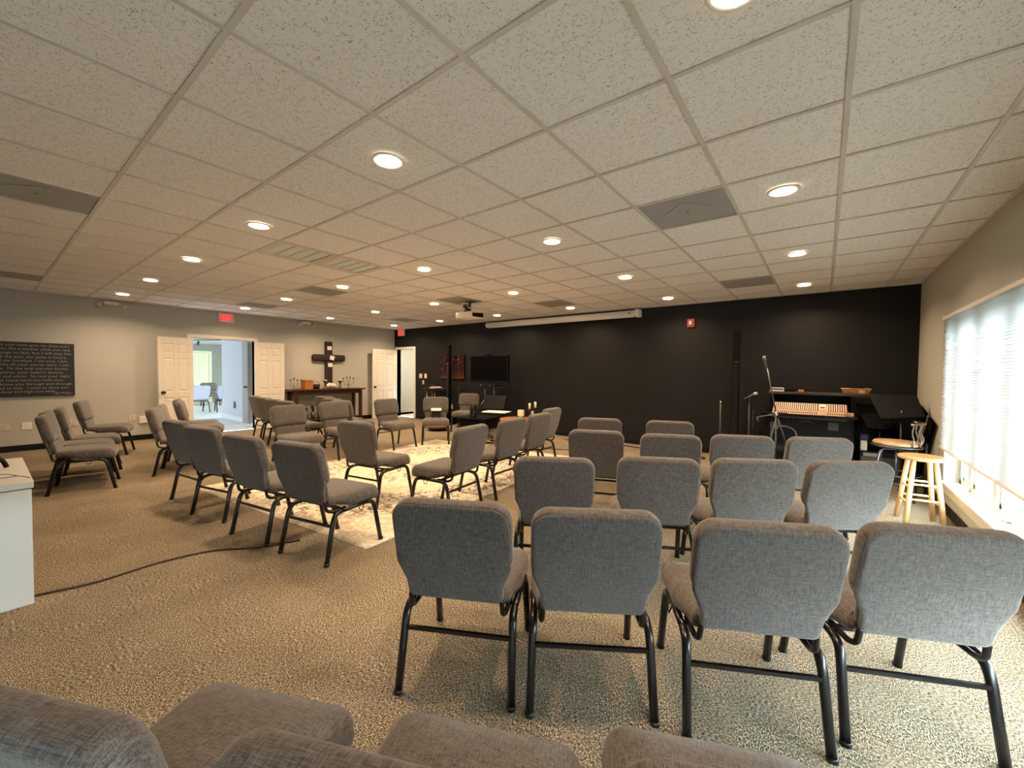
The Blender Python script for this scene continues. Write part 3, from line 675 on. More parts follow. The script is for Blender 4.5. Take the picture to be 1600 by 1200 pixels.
for y, h, lab in ((4.88, .22, 'small potted plant on the lower shelf, left one'), (5.06, .26, 'small potted plant on the lower shelf, middle one'), (5.22, .2, 'small potted plant on the lower shelf, right one')):
    t = thing('potted_plant', lab, 'plant', (X + .04, y, .16))
    MB().lathe([(.045, 0), (.055, .08), (.058, .16), (.05, .16), (.045, .14)], 14).obj('pot', BRONZE, t)
    lv = MB(); rnd = random.Random(int(y * 100))
    for k in range(26):
        a = rnd.uniform(0, 2 * PI); e = rnd.uniform(.3, 1.2); L = rnd.uniform(.06, .12)
        p = Vector((0, 0, .14 + rnd.uniform(0, h - .12))); d = Vector((math.cos(a) * math.cos(e), math.sin(a) * math.cos(e), math.sin(e))); q = d.cross(Vector((0, 0, 1))).normalized() * L * .28
        lv.add([p, p + d * L * .5 + q, p + d * L, p + d * L * .5 - q], [(0, 1, 2, 3)])
    lv.tube([(0, 0, .14), (0, 0, .14 + h * .6)], .004, 5); o = lv.obj('leaves', GREEN, t); o['kind'] = 'stuff'

# ================================================================== RUG, CORD
ra = math.radians(6); ca, sa = math.cos(ra), math.sin(ra)
rc = Vector((-4.46, 3.68)); bmr = MB(); N = 40; V = []; Fq = []
for j in range(N + 1):
    for i in range(N + 1):
        x = -1.49 + 2.98 * i / N; y = -2.06 + 4.12 * j / N
        wv = .012 * max(0, abs(x) - 1.38) / .11 * max(0, math.sin(y * 4.1)) * (1 if x > 0 else .3)
        V.append((x + (.01 * math.sin(y * 3) if x > 0 else 0), y, .005 + wv))
for j in range(N):
    for i in range(N): a = j * (N + 1) + i; Fq.append((a, a + 1, a + N + 2, a + N + 1))
nv = len(V); V += [(v[0], v[1], .0005) for v in V[:]]
for j in range(N):
    for i in range(N): a = nv + j * (N + 1) + i; Fq.append((a, a + N + 1, a + N + 2, a + 1))
ring = [i for i in range(N + 1)] + [j * (N + 1) + N for j in range(1, N + 1)] + [N * (N + 1) + i for i in range(N - 1, -1, -1)] + [j * (N + 1) for j in range(N - 1, 0, -1)]
for k in range(len(ring)): a, b = ring[k], ring[(k + 1) % len(ring)]; Fq.append((b, a, nv + a, nv + b))
rug = link('area_rug', new_mesh('area_rug', V, Fq, RUG, True), None, (rc.x, rc.y, 0), (0, 0, ra))
tag(rug, 'large pale cream patterned rug under the middle chairs', 'rug')
cp = [(-3.95, -.6), (-3.72, -.1), (-3.72, .18), (-3.66, .43), (-3.69, .756), (-3.63, 1.04), (-3.44, 1.27), (-3.32, 1.55)]
cd = MB().tube(smooth_path([(x, y, .008) for x, y in cp], 8), .007, 6).obj('floor_cord', CORD)
tag(cd, 'dark maroon cord snaking over the carpet from the white cabinet to the rug', 'cord')

# ================================================================== CHAIRS
def chair_parts():
    P = []   # (name, mesh)
    # seat cushion
    out = round_poly([(-.215, -.205), (.215, -.205), (.246, .0), (.250, .265), (-.250, .265), (-.248, .0)], [.03, .03, .10, .07, .07, .10], 6)
    V, F = slab(out, [(.012, .362), (.0, .375), (-.004, .40), (.0, .432), (.012, .452), (.032, .464)], .012)
    V = [(x, max(y, -.160) if z < .39 else y, z - (.024 * max(0, (y - .15) / .115) ** 2 if z > .41 else .022 * max(0, (y - .15) / .115) - max(0, min(.036, (-.04 - y) * .36)) * (1 if z < .39 else 0))) for (x, y, z) in V]
    P.append(('seat', MB().add(V, F, True).mesh('seat', FABRIC)))
    # backrest shell, built in (x, s) with s along the slope
    a = math.atan2(.105, .435); sa, ca = math.sin(a), math.cos(a)
    def place(V, off): return [(x, -.225 - s * sa - (d + off) * ca, .418 + s * ca - (d + off) * sa) for (x, s, d) in V]
    o2 = round_poly([(-.205, 0), (.205, 0), (.212, .085), (.246, .170), (.246, .445), (-.246, .445), (-.246, .170), (-.212, .085)], [.03, .03, .05, .06, .075, .075, .06, .05], 6)
    V, F = slab(o2, [(.006, .000), (.003, .006), (.004, .014), (.008, .0190), (.015, .0212), (.022, .0216)], None)
    P.append(('backrest', MB().add(place(V, 0), F, True).mesh('backrest', FABRIC)))
    o3 = round_poly([(-.228, .150), (.228, .150), (.246, .205), (.247, .446), (-.247, .446), (-.246, .205)], [.022, .022, .05, .075, .075, .05], 6)
    V, F = slab(o3, [(.004, -.013), (.0, -.007), (-.001, .022), (.003, .038), (.011, .050), (.020, .056)], .010)
    V = [(x, s, -d) for (x, s, d) in V]; F = [f[::-1] for f in F]
    P.append(('back_pad', MB().add(place(V, -.001), F, True).mesh('back_pad', FABRIC)))
    o4 = round_poly([(-.200, .01), (.200, .01), (.204, .150), (-.204, .150)], [.02] * 4, 4)
    V, F = slab(o4, [(.003, -.010), (.0, .020), (.008, .034), (.016, .036)], .004); V = [(x, s, -d) for (x, s, d) in V]; F = [f[::-1] for f in F]
    P.append(('lumbar_pad', MB().add(place(V, -.008), F, True).mesh('lumbar_pad', FABRIC)))
    def leg(sx, sy):
        pts = [(sx * .245, sy * .262, 0), (sx * .240, sy * .222, .19), (sx * .238, sy * .205, .27), (sx * .236, sy * .188, .315), (sx * .235, sy * .160, .338), (sx * .234, sy * .125, .346)]
        path = [pts[0], pts[1]] + smooth_path(pts[1:], 4)[1:]
        n = len(path); q = MB().tube(path, [.0172] * n, 10)
        q.lathe([(.0195, 0), (.0195, .015), (.017, .018)], 10, (sx * .245, sy * .262, 0)); return q
    for sx in (-1, 1):
        for sy in (-1, 1): P.append(('leg', leg(sx, sy).mesh('leg', BLACKM)))
    fr = MB()
    for sx in (-1, 1): fr.tube([(sx * .234, -.14, .346), (sx * .234, .14, .346)], .0155, 10)
    fr.box(-.22, .22, .09, .115, .348, .362).box(-.22, .22, -.115, -.09, .348, .362); P.append(('seat_frame', fr.mesh('seat_frame', BLACKM)))
    P.append(('stretcher', MB().box(-.240, .240, -.221, -.206, .252, .268).mesh('stretcher', BLACKM)))
    for sx in (-1, 1):
        pth = smooth_path([(sx * .205, -.06, .352), (sx * .205, -.13, .350), (sx * .203, -.185, .352), (sx * .200, -.222, .372), (sx * .198, -.232, .405), (sx * .196, -.238, .435)], 4)
        P.append(('back_bracket', MB().tube(pth, .0115, 8).mesh('back_bracket', BLACKM)))
    for sx in (-1, 1):
        pth = [(sx * .238, .075, .345), (sx * .252, .072, .325), (sx * .254, .055, .305), (sx * .254, .035, .310), (sx * .250, .03, .328), (sx * .238, .04, .345)]
        P.append(('ganging_hook', MB().tube(smooth_path(pth, 3), .0035, 5).mesh('ganging_hook', BLACKM)))
    return P
CP = chair_parts()
def chair(x, y, h, label, group, z=0.0):
    t = thing('stacking_chair', label, 'chair', (x, y, z), math.radians(-h), group)
    for n_, me in CP: link(n_, me, t)
    return t
GR = 'grey chairs in the right block'; GL = 'taupe chairs in the curved row before the rug'; GM = 'grey chairs along the right side of the rug'
CH = [
 (-1.115, .295, -25.5, 'chair at the bottom left corner, only its back top and seat in frame', 'nearest chairs cut by the lower edge'),
 (-.580, .575, -24, 'chair cut by the lower edge, second from the left, tilted back corner showing', 'nearest chairs cut by the lower edge'),
 (-.115, .885, -25, 'chair cut by the lower edge, seat front showing below the third big chair back', 'nearest chairs cut by the lower edge'),
 (.370, 1.11, -24, 'chair cut by the lower edge at bottom right, only a sliver of seat', 'nearest chairs cut by the lower edge'),
 (-1.317, 1.413, -27.7, 'grey chair seen from behind, leftmost of the big front row', GR),
 (-.841, 1.671, -33.2, 'grey chair seen from behind, second from left in the big front row', GR),
 (-.281, 1.944, -27.8, 'grey chair seen from behind, third from left in the big front row', GR),
 (.205, 2.281, -25.9, 'grey chair seen from behind at right edge, nearest the window in the big front row', GR),
 (-1.456, 2.394, -30.9, 'grey chair back, leftmost of the second row behind the big front row', GR),
 (-.939, 2.814, -27.4, 'grey chair back, second from left in the second row', GR),
 (-.482, 3.143, -30.6, 'grey chair back, third from left in the second row', GR),
 (-.035, 3.445, -35, 'grey chair back, rightmost of the second row near the wooden stool', GR),
 (-1.743, 3.666, -22.5, 'grey chair back, leftmost of the third row, stretcher showing below', GR),
 (-1.144, 3.861, -22.7, 'grey chair back, second from left in the third row', GR),
 (-.660, 4.221, -23.4, 'grey chair back in the third row, in front of the tall column speaker', GR),
 (-.159, 4.512, -28, 'pale grey chair back, rightmost of the third row before the mixer desk', GR),
 (-2.15, 4.60, -23, 'grey chair back of the farthest row, left one of two', GR),
 (-1.42, 4.87, -18, 'grey chair back of the farthest row, right one of two', GR),
 (-3.02, 1.66, -12, 'taupe chair at the near corner of the rug, whole frame and legs visible', GL),
 (-3.697, 1.559, -9, 'taupe chair second from the near rug corner, seen from behind', GL),
 (-4.531, 1.513, -13, 'taupe chair third from the near rug corner, seen from behind', GL),
 (-5.22, 1.504, -7.3, 'taupe chair fourth from the near rug corner, at the rug left corner', GL),
 (-6.88, 1.671, 23, 'taupe chair in side view left of the curved row, nearer of a close pair', 'paired taupe chairs before the double door'),
 (-7.374, 1.848, 20, 'taupe chair in side view left of the curved row, farther of a close pair', 'paired taupe chairs before the double door'),
 (-8.046, 2.227, 20, 'taupe side-view chair with its back against the open double door leaf', 'taupe chairs at the double door'),
 (-8.62, 2.33, 20, 'taupe chair hidden behind the side-view one at the double door, seat showing', 'taupe chairs at the double door'),
 (-6.732, .73, 12, 'taupe chair nearest the viewer in the row by the poster wall', 'taupe chairs by the poster wall'),
 (-7.26, .78, 10, 'taupe chair by the poster wall, second, back hidden behind the nearest one', 'taupe chairs by the poster wall'),
 (-7.835, .93, 8, 'taupe chair by the poster wall, third from the viewer', 'taupe chairs by the poster wall'),
 (-9.10, 1.25, 20, 'taupe chair by the poster wall, farthest and closest to the wall', 'taupe chairs by the poster wall'),
 (-3.788, 2.595, -10, 'taupe chair standing on the near half of the rug, turned away', 'chairs on the rug'),
 (-2.947, 2.803, -97, 'grey chair facing left, nearest of the line along the right rug edge', GM),
 (-3.031, 3.578, -93, 'grey chair facing left, second of the line along the right rug edge', GM),
 (-3.108, 4.244, -92, 'grey chair facing left, third of the line along the right rug edge', GM),
 (-3.403, 4.993, -94, 'grey chair facing left, farthest of the line along the right rug edge', GM),
 (-5.926, 2.756, 88.4, 'taupe chair facing the viewer on the left rug edge, nearest of three', 'chairs along the left rug edge'),
 (-6.098, 3.551, 88.5, 'taupe chair facing right on the left rug edge, middle of three', 'chairs along the left rug edge'),
 (-6.110, 4.562, 89.2, 'taupe chair facing right on the left rug edge, before the open corner door', 'chairs along the left rug edge'),
 (-5.929, 5.344, 132.2, 'taupe chair facing the viewer with a small white-topped stand on it', 'chairs at the far rug end'),
 (-6.587, 6.833, 155, 'taupe chair facing the viewer behind the dark low table, under the television', 'chairs at the far rug end'),
 (-8.879, 3.601, 1.5, 'taupe chair leftmost of the overlapping row before the open right door leaf', 'overlapping chairs before the right door leaf'),
 (-8.323, 3.53, -8, 'taupe chair second of the overlapping row before the open right door leaf', 'overlapping chairs before the right door leaf'),
 (-7.78, 3.46, -8, 'taupe chair third of the overlapping row before the open right door leaf', 'overlapping chairs before the right door leaf'),
 (-7.20, 3.42, -6, 'taupe chair last of the overlapping row, mostly behind the nearest left rug chair', 'overlapping chairs before the right door leaf'),
 (-7.95, 4.46, -16, 'taupe chair seen from behind in front of the console table, left one', 'chairs before the console table'),
 (-7.25, 4.25, -12, 'taupe chair seen from behind in front of the console table, middle one', 'chairs before the console table'),
 (-6.68, 4.10, -9, 'taupe chair seen from behind in front of the console table, right one', 'chairs before the console table'),
]
for k, a in enumerate(CH):
    chair(a[0], a[1], a[2], a[3], a[4], .0065 if k in (18, 30, 31, 32, 33, 34, 36, 38) else 0)
# lobby chairs
def lobby_chair(x, y, h, label, m):
    t = thing('lobby_chair', label, 'chair', (x, y, 0), math.radians(-h), 'chairs in the lobby beyond the double door')
    for n_, me in CP:
        if n_ in ('ganging_hook',): continue
        if n_ in ('seat', 'backrest', 'back_pad', 'lumbar_pad'): me = me.copy(); me.materials.clear(); me.materials.append(m)
        link(n_, me, t)
lobby_chair(-15.7, 4.18, -95, 'pale grey lobby chair seen from behind through the double door', SEATG)
lobby_chair(-15.6, 4.90, -80, 'pale grey lobby chair half hidden by the white hallway wall', SEATG)
lobby_chair(-18.2, 5.25, 95, 'dark lobby chair farther back near the cream door', SEATB)

# ================================================================== WHITE CABINET (left edge)
t = thing('white_cabinet', 'white cabinet cut by the left edge of the picture', 'cabinet', (-3.617, .175, 0), 0)
CABW = mat('cabinet_white', (.52, .52, .48), .6)
MB().box(-1.0, 0, -1.35, 0, .0, .675).obj('body', CABW, t, bevel=.003)
MB().rbox(-1.0, .008, -1.36, .008, .68, .72, .004).obj('top', CABW, t)
t = thing('eyeglasses', 'dark folded eyeglasses lying on the white cabinet top', 'glasses', (-3.70, .03, .721), math.radians(20))
g = MB()
for s in (-1, 1): g.tube([(s * .035 + .026 * math.cos(a), .0, .022 + .019 * math.sin(a)) for a in [2 * PI * k / 16 for k in range(16)]], .003, 6, closed=True)
g.tube([(-.010, 0, .026), (.010, 0, .026)], .003, 6); g.obj('rim', BLACKG, t)
g = MB()
for s in (-1, 1): g.tube(smooth_path([(s * .062, 0, .03), (s * .064, .08, .028), (s * .06, .13, .006)], 4), .0025, 6)
g.obj('temple', BLACKG, t)
t = thing('black_device', 'black rounded device standing on the white cabinet at the left edge', 'speaker', (-4.18, -.02, .721))
MB().lathe([(.085, 0), (.09, .02), (.06, .06), (.055, .13), (.03, .16)], 20).obj('body', BLACK, t)
MB().tube(smooth_path([(.0, .05, .1), (.02, .1, .06), (.03, .12, .01)], 5), .012, 6).obj('handle', BLACK, t)
t = thing('pen', 'small dark pen lying on the white cabinet top', 'pen', (-3.92, .03, .727)); MB().tube([(-.04, -.05, 0), (.04, .03, 0)], .005, 8).obj('barrel', BLACKG, t)

# ================================================================== BACK WALL, LEFT PART
def column_speaker(x, y, h, label, w_=.10):
    t = thing('column_speaker', label, 'speaker', (x, y, 0))
    MB().rbox(-.14, .14, -.19, .16, 0, .33, .02).obj('base', BLACK, t)
    MB().rbox(-w_ / 2, w_ / 2, -.05, .05, .33, 1.60, .012).obj('lower_column', BLACK, t)
    MB().rbox(-w_ / 2, w_ / 2, -.05, .05, 1.603, h, .012).obj('upper_column', BLACK, t)
    MB().box(-w_ / 2 + .025, w_ / 2 - .015, -.053, -.05, 1.565, 1.577).obj('badge', CHROME, t)
    MB().box(-w_ / 2 + .012, w_ / 2 - .012, -.052, -.05, .36, 1.54).obj('grille', BLACKM, t)
column_speaker(-7.72, 7.4, 2.06, 'slim black column speaker standing before the painting on the black wall')
column_speaker(-1.125, 7.4, 2.07, 'slim black column speaker standing left of the microphones')
t = thing('painting', 'dark painting with red and orange brushwork on the black wall', 'painting', (-7.89, YB - .003, 1.18))
MB().box(-.45, .45, -.03, 0, 0, .625).obj('canvas', BLACK, t)
MB().box(-.44, .44, -.034, -.03, .01, .615).obj('paint_layer', make_painting(), t)
t = thing('television', 'flat black television on a two-post floor stand against the black wall', 'television', (-6.25, 7.28, 0), math.radians(-3))
MB().rbox(-.61, .61, -.03, .04, 1.12, 1.77, .012).obj('bezel', BLACK, t)
MB().box(-.575, .575, -.033, -.03, 1.175, 1.735).obj('screen', SCREENM, t)
MB().rbox(-.08, .10, -.04, .02, 1.77, 1.80, .006).obj('webcam', BLACK, t)
for x in (-.15, .15): MB().tube([(x, .03, .06), (x, .03, 1.30)], .018, 10).obj('post', GUN, t)
MB().rbox(-.30, .30, -.12, .10, 1.05, 1.075, .006).obj('shelf', BLACK, t)
for x in (-.14, .14):
    MB().lathe([(.014, 0), (.014, .01), (.006, .014)], 10).xf(Matrix.Translation((x, -.121, 1.06)) @ Matrix.Rotation(PI / 2, 4, 'X')).obj('bolt', CHROME, t)
m = MB()
for x in (-.30, .30): m.tube(smooth_path([(x * .5, .03, .08), (x * .5, -.1, .05), (x, -.32, .03)], 4), .016, 8); m.tube([(x * .5, .03, .06), (x, .3, .03)], .016, 8)
m.tube([(-.15, .03, .07), (.15, .03, .07)], .016, 8); m.obj('base', GUN, t)
t = thing('music_stand', 'black music stand behind the television posts, desk tilted back', 'music stand', (-5.85, 7.0, 0), math.radians(20))
MB().tube([(0, 0, .12), (0, 0, .62)], .012, 8).obj('pole', BLACKM, t)
V = [(-.25, -.10, .56), (.25, -.10, .56), (.25, .12, .84), (-.25, .12, .84)]; s = MB(); s.add(V + [(v[0], v[1] + .01, v[2] + .004) for v in V], [(0, 1, 2, 3), (7, 6, 5, 4), (0, 4, 5, 1), (1, 5, 6, 2), (2, 6, 7, 3), (3, 7, 4, 0)]); s.box(-.25, .25, -.15, -.10, .555, .563)
s.obj('desk', BLACK, t)
MB().tube([(-.28, -.16, .60), (-.2, -.12, .74)], .006, 6).obj('page_holder', CHROME, t)
m = MB()
for k in range(3): a = 2 * PI * k / 3; m.tube([(0, 0, .16), (.22 * math.cos(a), .22 * math.sin(a), .012)], .010, 6)
m.obj('tripod_base', BLACKM, t)
# bench/side table with papers
t = thing('utility_table', 'narrow wood-topped table on steel legs against the black wall', 'table', (-8.31, 7.51, 0))
MB().rbox(-.41, .41, -.16, .17, .895, .92, .004).obj('tabletop', MAHOG, t)
for x in (-.26, .06):
    m = MB(); m.tube([(x, -.1, 0), (x, -.1, .895)], .018, 10); m.tube([(x, .1, 0), (x, .1, .895)], .018, 10); m.obj('leg', CHROME, t)
for k in range(5):
    o = MB().box(-.10, .10, -.075, .075, 0, .008).obj('paper_stack', PAPER, None, (-8.35 + .09 * (k % 3) - .02, 7.46 + .01 * k, .9205 + .0085 * k), (0, 0, .2 * k))
    tag(o, 'pile of white papers on the wood-topped table, sheet bundle %s' % ('at the bottom', 'second from bottom', 'in the middle', 'second from top', 'on top')[k], 'papers', 'papers on the utility table')
t = thing('desk_tray', 'dark curved wire holder on the left end of the wood-topped table', 'wire holder', (-8.50, 7.50, .921))
MB().tube(smooth_path([(-.16, 0, .006), (-.12, 0, .06), (-.02, 0, .075), (.10, 0, .07), (.13, 0, .01)], 5), .008, 6).obj('wire', GUN, t)
t = thing('tall_stand', 'small dark round-topped stand between the painting and the television', 'stand', (-7.15, 7.3, 0))
MB().lathe([(.16, .955), (.16, .965), (.15, .968)], 20).obj('top', BLACK, t); MB().tube([(0, 0, .02), (0, 0, .955)], .012, 8).obj('pole', BLACK, t); MB().lathe([(.14, 0), (.14, .01), (.02, .03)], 20).obj('base', BLACK, t)
# low dark table with canister
t = thing('low_table', 'low dark square table at the far end of the rug', 'table', (-5.72, 6.35, 0), math.radians(10))
MB().rbox(-.36, .36, -.33, .33, .40, .44, .006).obj('tabletop', BLACK, t)
MB().rbox(-.30, .30, -.27, .27, .20, .39, .01).obj('drawer_box', BLACK, t)
m = MB()
for k in range(5):
    a = 2 * PI * k / 5 + .3; m.tube(smooth_path([(0, 0, .12), (.16 * math.cos(a), .16 * math.sin(a), .09), (.30 * math.cos(a), .30 * math.sin(a), .03)], 4), .014, 6)
    m.lathe([(.02, 0), (.025, .02), (.012, .04)], 10, (.30 * math.cos(a), .30 * math.sin(a), 0))
m.tube([(0, 0, .1), (0, 0, .21)], .03, 12); m.obj('star_base', BLACKM, t)
t = thing('metal_canister', 'tall cylindrical black metal canister on the low dark table', 'canister', (-5.70, 6.15, .4405))
MB().lathe([(.068, 0), (.07, .01), (.07, .25), (.064, .262), (.06, .255), (.058, .2)], 28).obj('body', mat('black_can_metal', (.03, .03, .03), .2, .7), t)
# C-shaped side table with papers
t = thing('c_side_table', 'pale-topped C-shaped side table with black post', 'side table', (-5.02, 6.08, 0), math.radians(15))
MB().rbox(-.24, .24, -.16, .16, .595, .612, .004).obj('tabletop', WPLASTIC, t)
MB().rbox(.12, .16, -.02, .02, .02, .595, .003).obj('post', BLACK, t)
MB().rbox(-.18, .18, -.14, -.10, 0, .025, .003).rbox(-.18, .18, .10, .14, 0, .025, .003).rbox(.12, .16, -.14, .14, 0, .025, .003).obj('foot', BLACK, t)
o = MB().box(-.14, .14, -.1, .1, 0, .004).obj('open_notebook', PAPER, None, (-5.05, 6.08, .6125), (0, 0, .4)); tag(o, 'flat white notebook lying on the C-shaped side table', 'notebook')
# round wooden table with candles
t = thing('round_wood_table', 'round glossy reddish wooden table behind the right line of chairs', 'table', (-4.42, 5.98, 0))
MB().lathe([(.05, .49), (.32, .495), (.34, .51), (.34, .525), (.33, .53)], 40).obj('tabletop', COPPERW, t)
for k in range(3):
    a = 2 * PI * k / 3 + .5; MB().tube([(.10 * math.cos(a), .10 * math.sin(a), .50), (.26 * math.cos(a), .26 * math.sin(a), 0)], [.022, .016], 10).obj('leg', mat('red_wood_leg', (.16, .03, .015), .4) if k == 0 else bpy.data.materials['red_wood_leg'], t)
t = thing('pillar_candle', 'square white pillar candle in dark dish on the round wooden table', 'candle', (-4.50, 6.17, .531))
MB().lathe([(.075, 0), (.085, .018), (.08, .018), (.02, .01)], 20).obj('dish', BLACK, t); MB().rbox(-.045, .045, -.045, .045, .015, .135, .008).obj('wax', CANDLE, t)
for x, y, h, lab in ((-4.28, 6.14, .17, 'short white candle on dark candlestick, left of the pair'), (-4.17, 6.16, .20, 'short white candle on dark candlestick, taller right of the pair')):
    t = thing('candlestick', lab, 'candlestick', (x, y, .531))
    MB().lathe([(.04, 0), (.035, .01), (.01, .03), (.016, .06), (.008, .09), (.012, .12), (.026, h - .01), (.02, h)], 14).obj('stick', BLACKG, t)
    MB().lathe([(.021, h), (.021, h + .10), (.016, h + .105)], 14).obj('candle', CANDLE, t)
t = thing('glass_cup', 'small metallic cup beside the candlesticks', 'cup', (-4.13, 6.03, .531)); MB().lathe([(.02, 0), (.035, .04), (.03, .09), (.027, .09), (.02, .02)], 16).obj('body', CHROME, t)
# stand on the chair, drum on the floor
t = thing('lap_stand', 'small white-topped stand with splayed dark legs on a chair seat', 'stand', (-6.0, 5.42, .478), math.radians(-42))
MB().rbox(-.15, .15, -.10, .10, .135, .170, .008).obj('top', WPLASTIC, t)
MB().rbox(-.15, .15, -.10, .10, .115, .133, .004).obj('shelf', BLACK, t)
for x in (-.13, .13):
    for y in (-.06, .06): MB().tube([(x * .8, y, .116), (x * 1.1, y, .004)], .006, 6).obj('leg', BLACK, t)
t = thing('wooden_hand_drum', 'low round reddish wooden drum on the floor behind a chair', 'drum', (-7.15, 6.50, 0))
MB().lathe([(.22, .06), (.27, .08), (.275, .11), (.25, .13), (.1, .135)], 28).obj('shell', COPPERW, t); MB().lathe([(.2, .0), (.21, .06), (.1, .062)], 24).obj('base', BLACK, t)
# cables on the floor by the black wall
cb = MB().tube(smooth_path([(-4.2, 7.3, .008), (-3.7, 7.1, .008), (-3.3, 7.35, .008), (-3.0, 7.45, .008), (-3.5, 6.9, .008), (-3.35, 6.5, .008), (-3.9, 6.2, .008), (-4.3, 6.4, .008)], 8), .006, 6).obj('loose_cable', BLACK)
tag(cb, 'thin black cable looping over the carpet behind the right chair line', 'cable')
cb = MB().tube(smooth_path([(-3.2, 7.45, .010), (-2.6, 7.35, .010), (-2.1, 7.5, .010), (-1.7, 7.3, .010), (-1.5, 7.1, .010), (-1.9, 6.9, .010), (-1.5, 6.8, .010)], 8), .008, 6).obj('loose_cable', BLACK)
tag(cb, 'black cable along the foot of the black wall behind the grey chair block', 'cable')
t = thing('power_strip', 'short black power strip with white plug at the foot of the black wall', 'power strip', (-2.45, 7.55, 0))
MB().rbox(-.15, .12, -.03, .03, 0, .035, .006).obj('body', BLACK, t); MB().rbox(.13, .17, -.02, .02, .0, .04, .006).obj('plug', WPLASTIC, t)

# ================================================================== RIGHT CORNER
# mixer desk
t = thing('mixer_desk', 'black mixer desk with raised rear shelf against the black wall', 'desk', (0, 0, 0))
MB().rbox(-.66, .33, 6.92, 7.50, 0, .80, .008).obj('body', BLACK, t)
MB().rbox(-.70, .36, 6.80, 7.52, .803, .835, .006).obj('desktop', BLACK, t)
MB().rbox(-.62, -.58, 7.05, 7.52, .837, 1.09, .004).obj('side_panel', BLACK, t)
MB().rbox(.30, .33, 7.00, 7.52, .837, 1.09, .004).obj('side_panel', BLACK, t)
MB().rbox(-.58, .30, 7.49, 7.52, .837, 1.09, .004).obj('back_panel', BLACK, t)
MB().rbox(-.66, .55, 7.16, 7.58, 1.092, 1.125, .005).obj('upper_shelf', mat('dark_shelf', (.03, .022, .018), .45), t)
q = MB(); q.rbox(.06, .17, 6.905, 6.92, .64, .74, .004); q.tube([(.08, 6.895, .71), (.15, 6.895, .71)], .006, 6); q.obj('latch', DARKGREY, t)
q = MB(); q.tube(smooth_path([(-.25, 6.915, .72), (-.23, 6.89, .74), (-.14, 6.89, .74), (-.12, 6.915, .72)], 4), .008, 6); q.obj('handle', DARKGREY, t)
MB().rbox(-.60, -.50, 6.905, 6.92, .60, .70, .004).obj('latch', DARKGREY, t)
t = thing('audio_mixer', 'wide audio mixer with rows of faders and lit knobs on the black desk', 'audio mixer', (-.17, 7.03, .836))
tilt = math.radians(24)
RM = Matrix.Rotation(tilt, 4, 'X')
PANEL = mat('mixer_panel', (.40, .28, .19), .5); KNOB = mat('fader_red_brown', (.11, .028, .018), .5); KW = mat('fader_white', (.82, .76, .64), .4)
MB().rbox(-.41, .42, -.16, .21, 0, .055, .006).xf(RM).obj('body', DARKGREY, t)
MB().box(-.405, .415, -.155, .205, .055, .058).xf(RM).obj('panel', PANEL, t)
a_, b_, c_ = MB(), MB(), MB()
for k in range(34):
    x = -.39 + k * .0242
    if 21 <= k <= 24:
        continue
    a_.box(x + .001, x + .0095, -.02, .19, .058, .066)
    b_.box(x + .0105, x + .0235, -.02, .19, .058, .0615)
    c_.box(x + .002, x + .012, -.10, -.088, .058, .072)
a_.box(.125, .20, .04, .18, .058, .062); b_.box(.135, .19, .06, .10, .062, .064); c_.box(-.385, -.22, -.145, -.12, .058, .060)
for mb, n_, mt in ((a_, 'fader_bank', KW), (b_, 'knob_bank', KNOB), (c_, 'button_bank', BLACK)):
    o = mb.xf(RM).obj(n_, mt, t); o['kind'] = 'stuff'
t = thing('snack_cup', 'small pale container at the right end of the mixer desktop', 'container', (.27, 6.88, .836)); MB().rbox(-.04, .05, -.03, .03, 0, .05, .006).obj('body', WICKER, t)
t = thing('power_adapter', 'white flat box on the left end of the upper shelf', 'box', (-.55, 7.30, 1.1255)); MB().rbox(-.09, .08, -.05, .05, 0, .055, .006).obj('body', WPLASTIC, t); MB().rbox(-.085, .075, -.054, -.05, .03, .05, .002).obj('stripe', DARKGREY, t)
t = thing('small_speaker', 'small black box beside the white box on the upper shelf', 'box', (-.40, 7.33, 1.1255)); MB().rbox(-.06, .06, -.04, .05, 0, .05, .008).obj('body', BLACK, t)
t = thing('tape_roll', 'small tan block on the upper shelf', 'block', (-.26, 7.28, 1.1255)); MB().rbox(-.035, .035, -.03, .03, 0, .035, .006).obj('body', ORANGEW, t)
t = thing('wicker_tray', 'shallow wicker basket tray holding dark cables on the upper shelf', 'basket', (.35, 7.32, 1.1255))
q = MB(); q.box(-.13, .13, -.09, .09, 0, .008)
for s in (-1, 1):
    q.add([(-.13, s * .09, 0), (.13, s * .09, 0), (.155, s * .11, .065), (-.155, s * .11, .065), (-.13, s * .082, .004), (.13, s * .082, .004), (.15, s * .10, .065), (-.15, s * .10, .065)], [(0, 1, 2, 3), (7, 6, 5, 4), (3, 2, 6, 7)])
    q.add([(s * .13, -.09, 0), (s * .13, .09, 0), (s * .155, .11, .065), (s * .155, -.11, .065), (s * .122, -.09, .004), (s * .122, .09, .004), (s * .148, .105, .065), (s * .148, -.105, .065)], [(0, 1, 2, 3), (7, 6, 5, 4), (3, 2, 6, 7)])
q.obj('body', WICKER, t); MB().tube([(-.155, -.11, .067), (.155, -.11, .067), (.155, .11, .067), (-.155, .11, .067)], .007, 6, closed=True).obj('rim', WICKER, t)
MB().box(.03, .09, -.113, -.105, .012, .055).xf(Matrix.Translation((0, .006, 0))).obj('tag_label', PINE, t)
MB().tube(smooth_path([(-.1, 0, .03), (-.05, .04, .075), (0, -.03, .08), (.06, .03, .08), (.1, -.02, .04)], 5), .012, 6).obj('coiled_cable', BLACK, t)

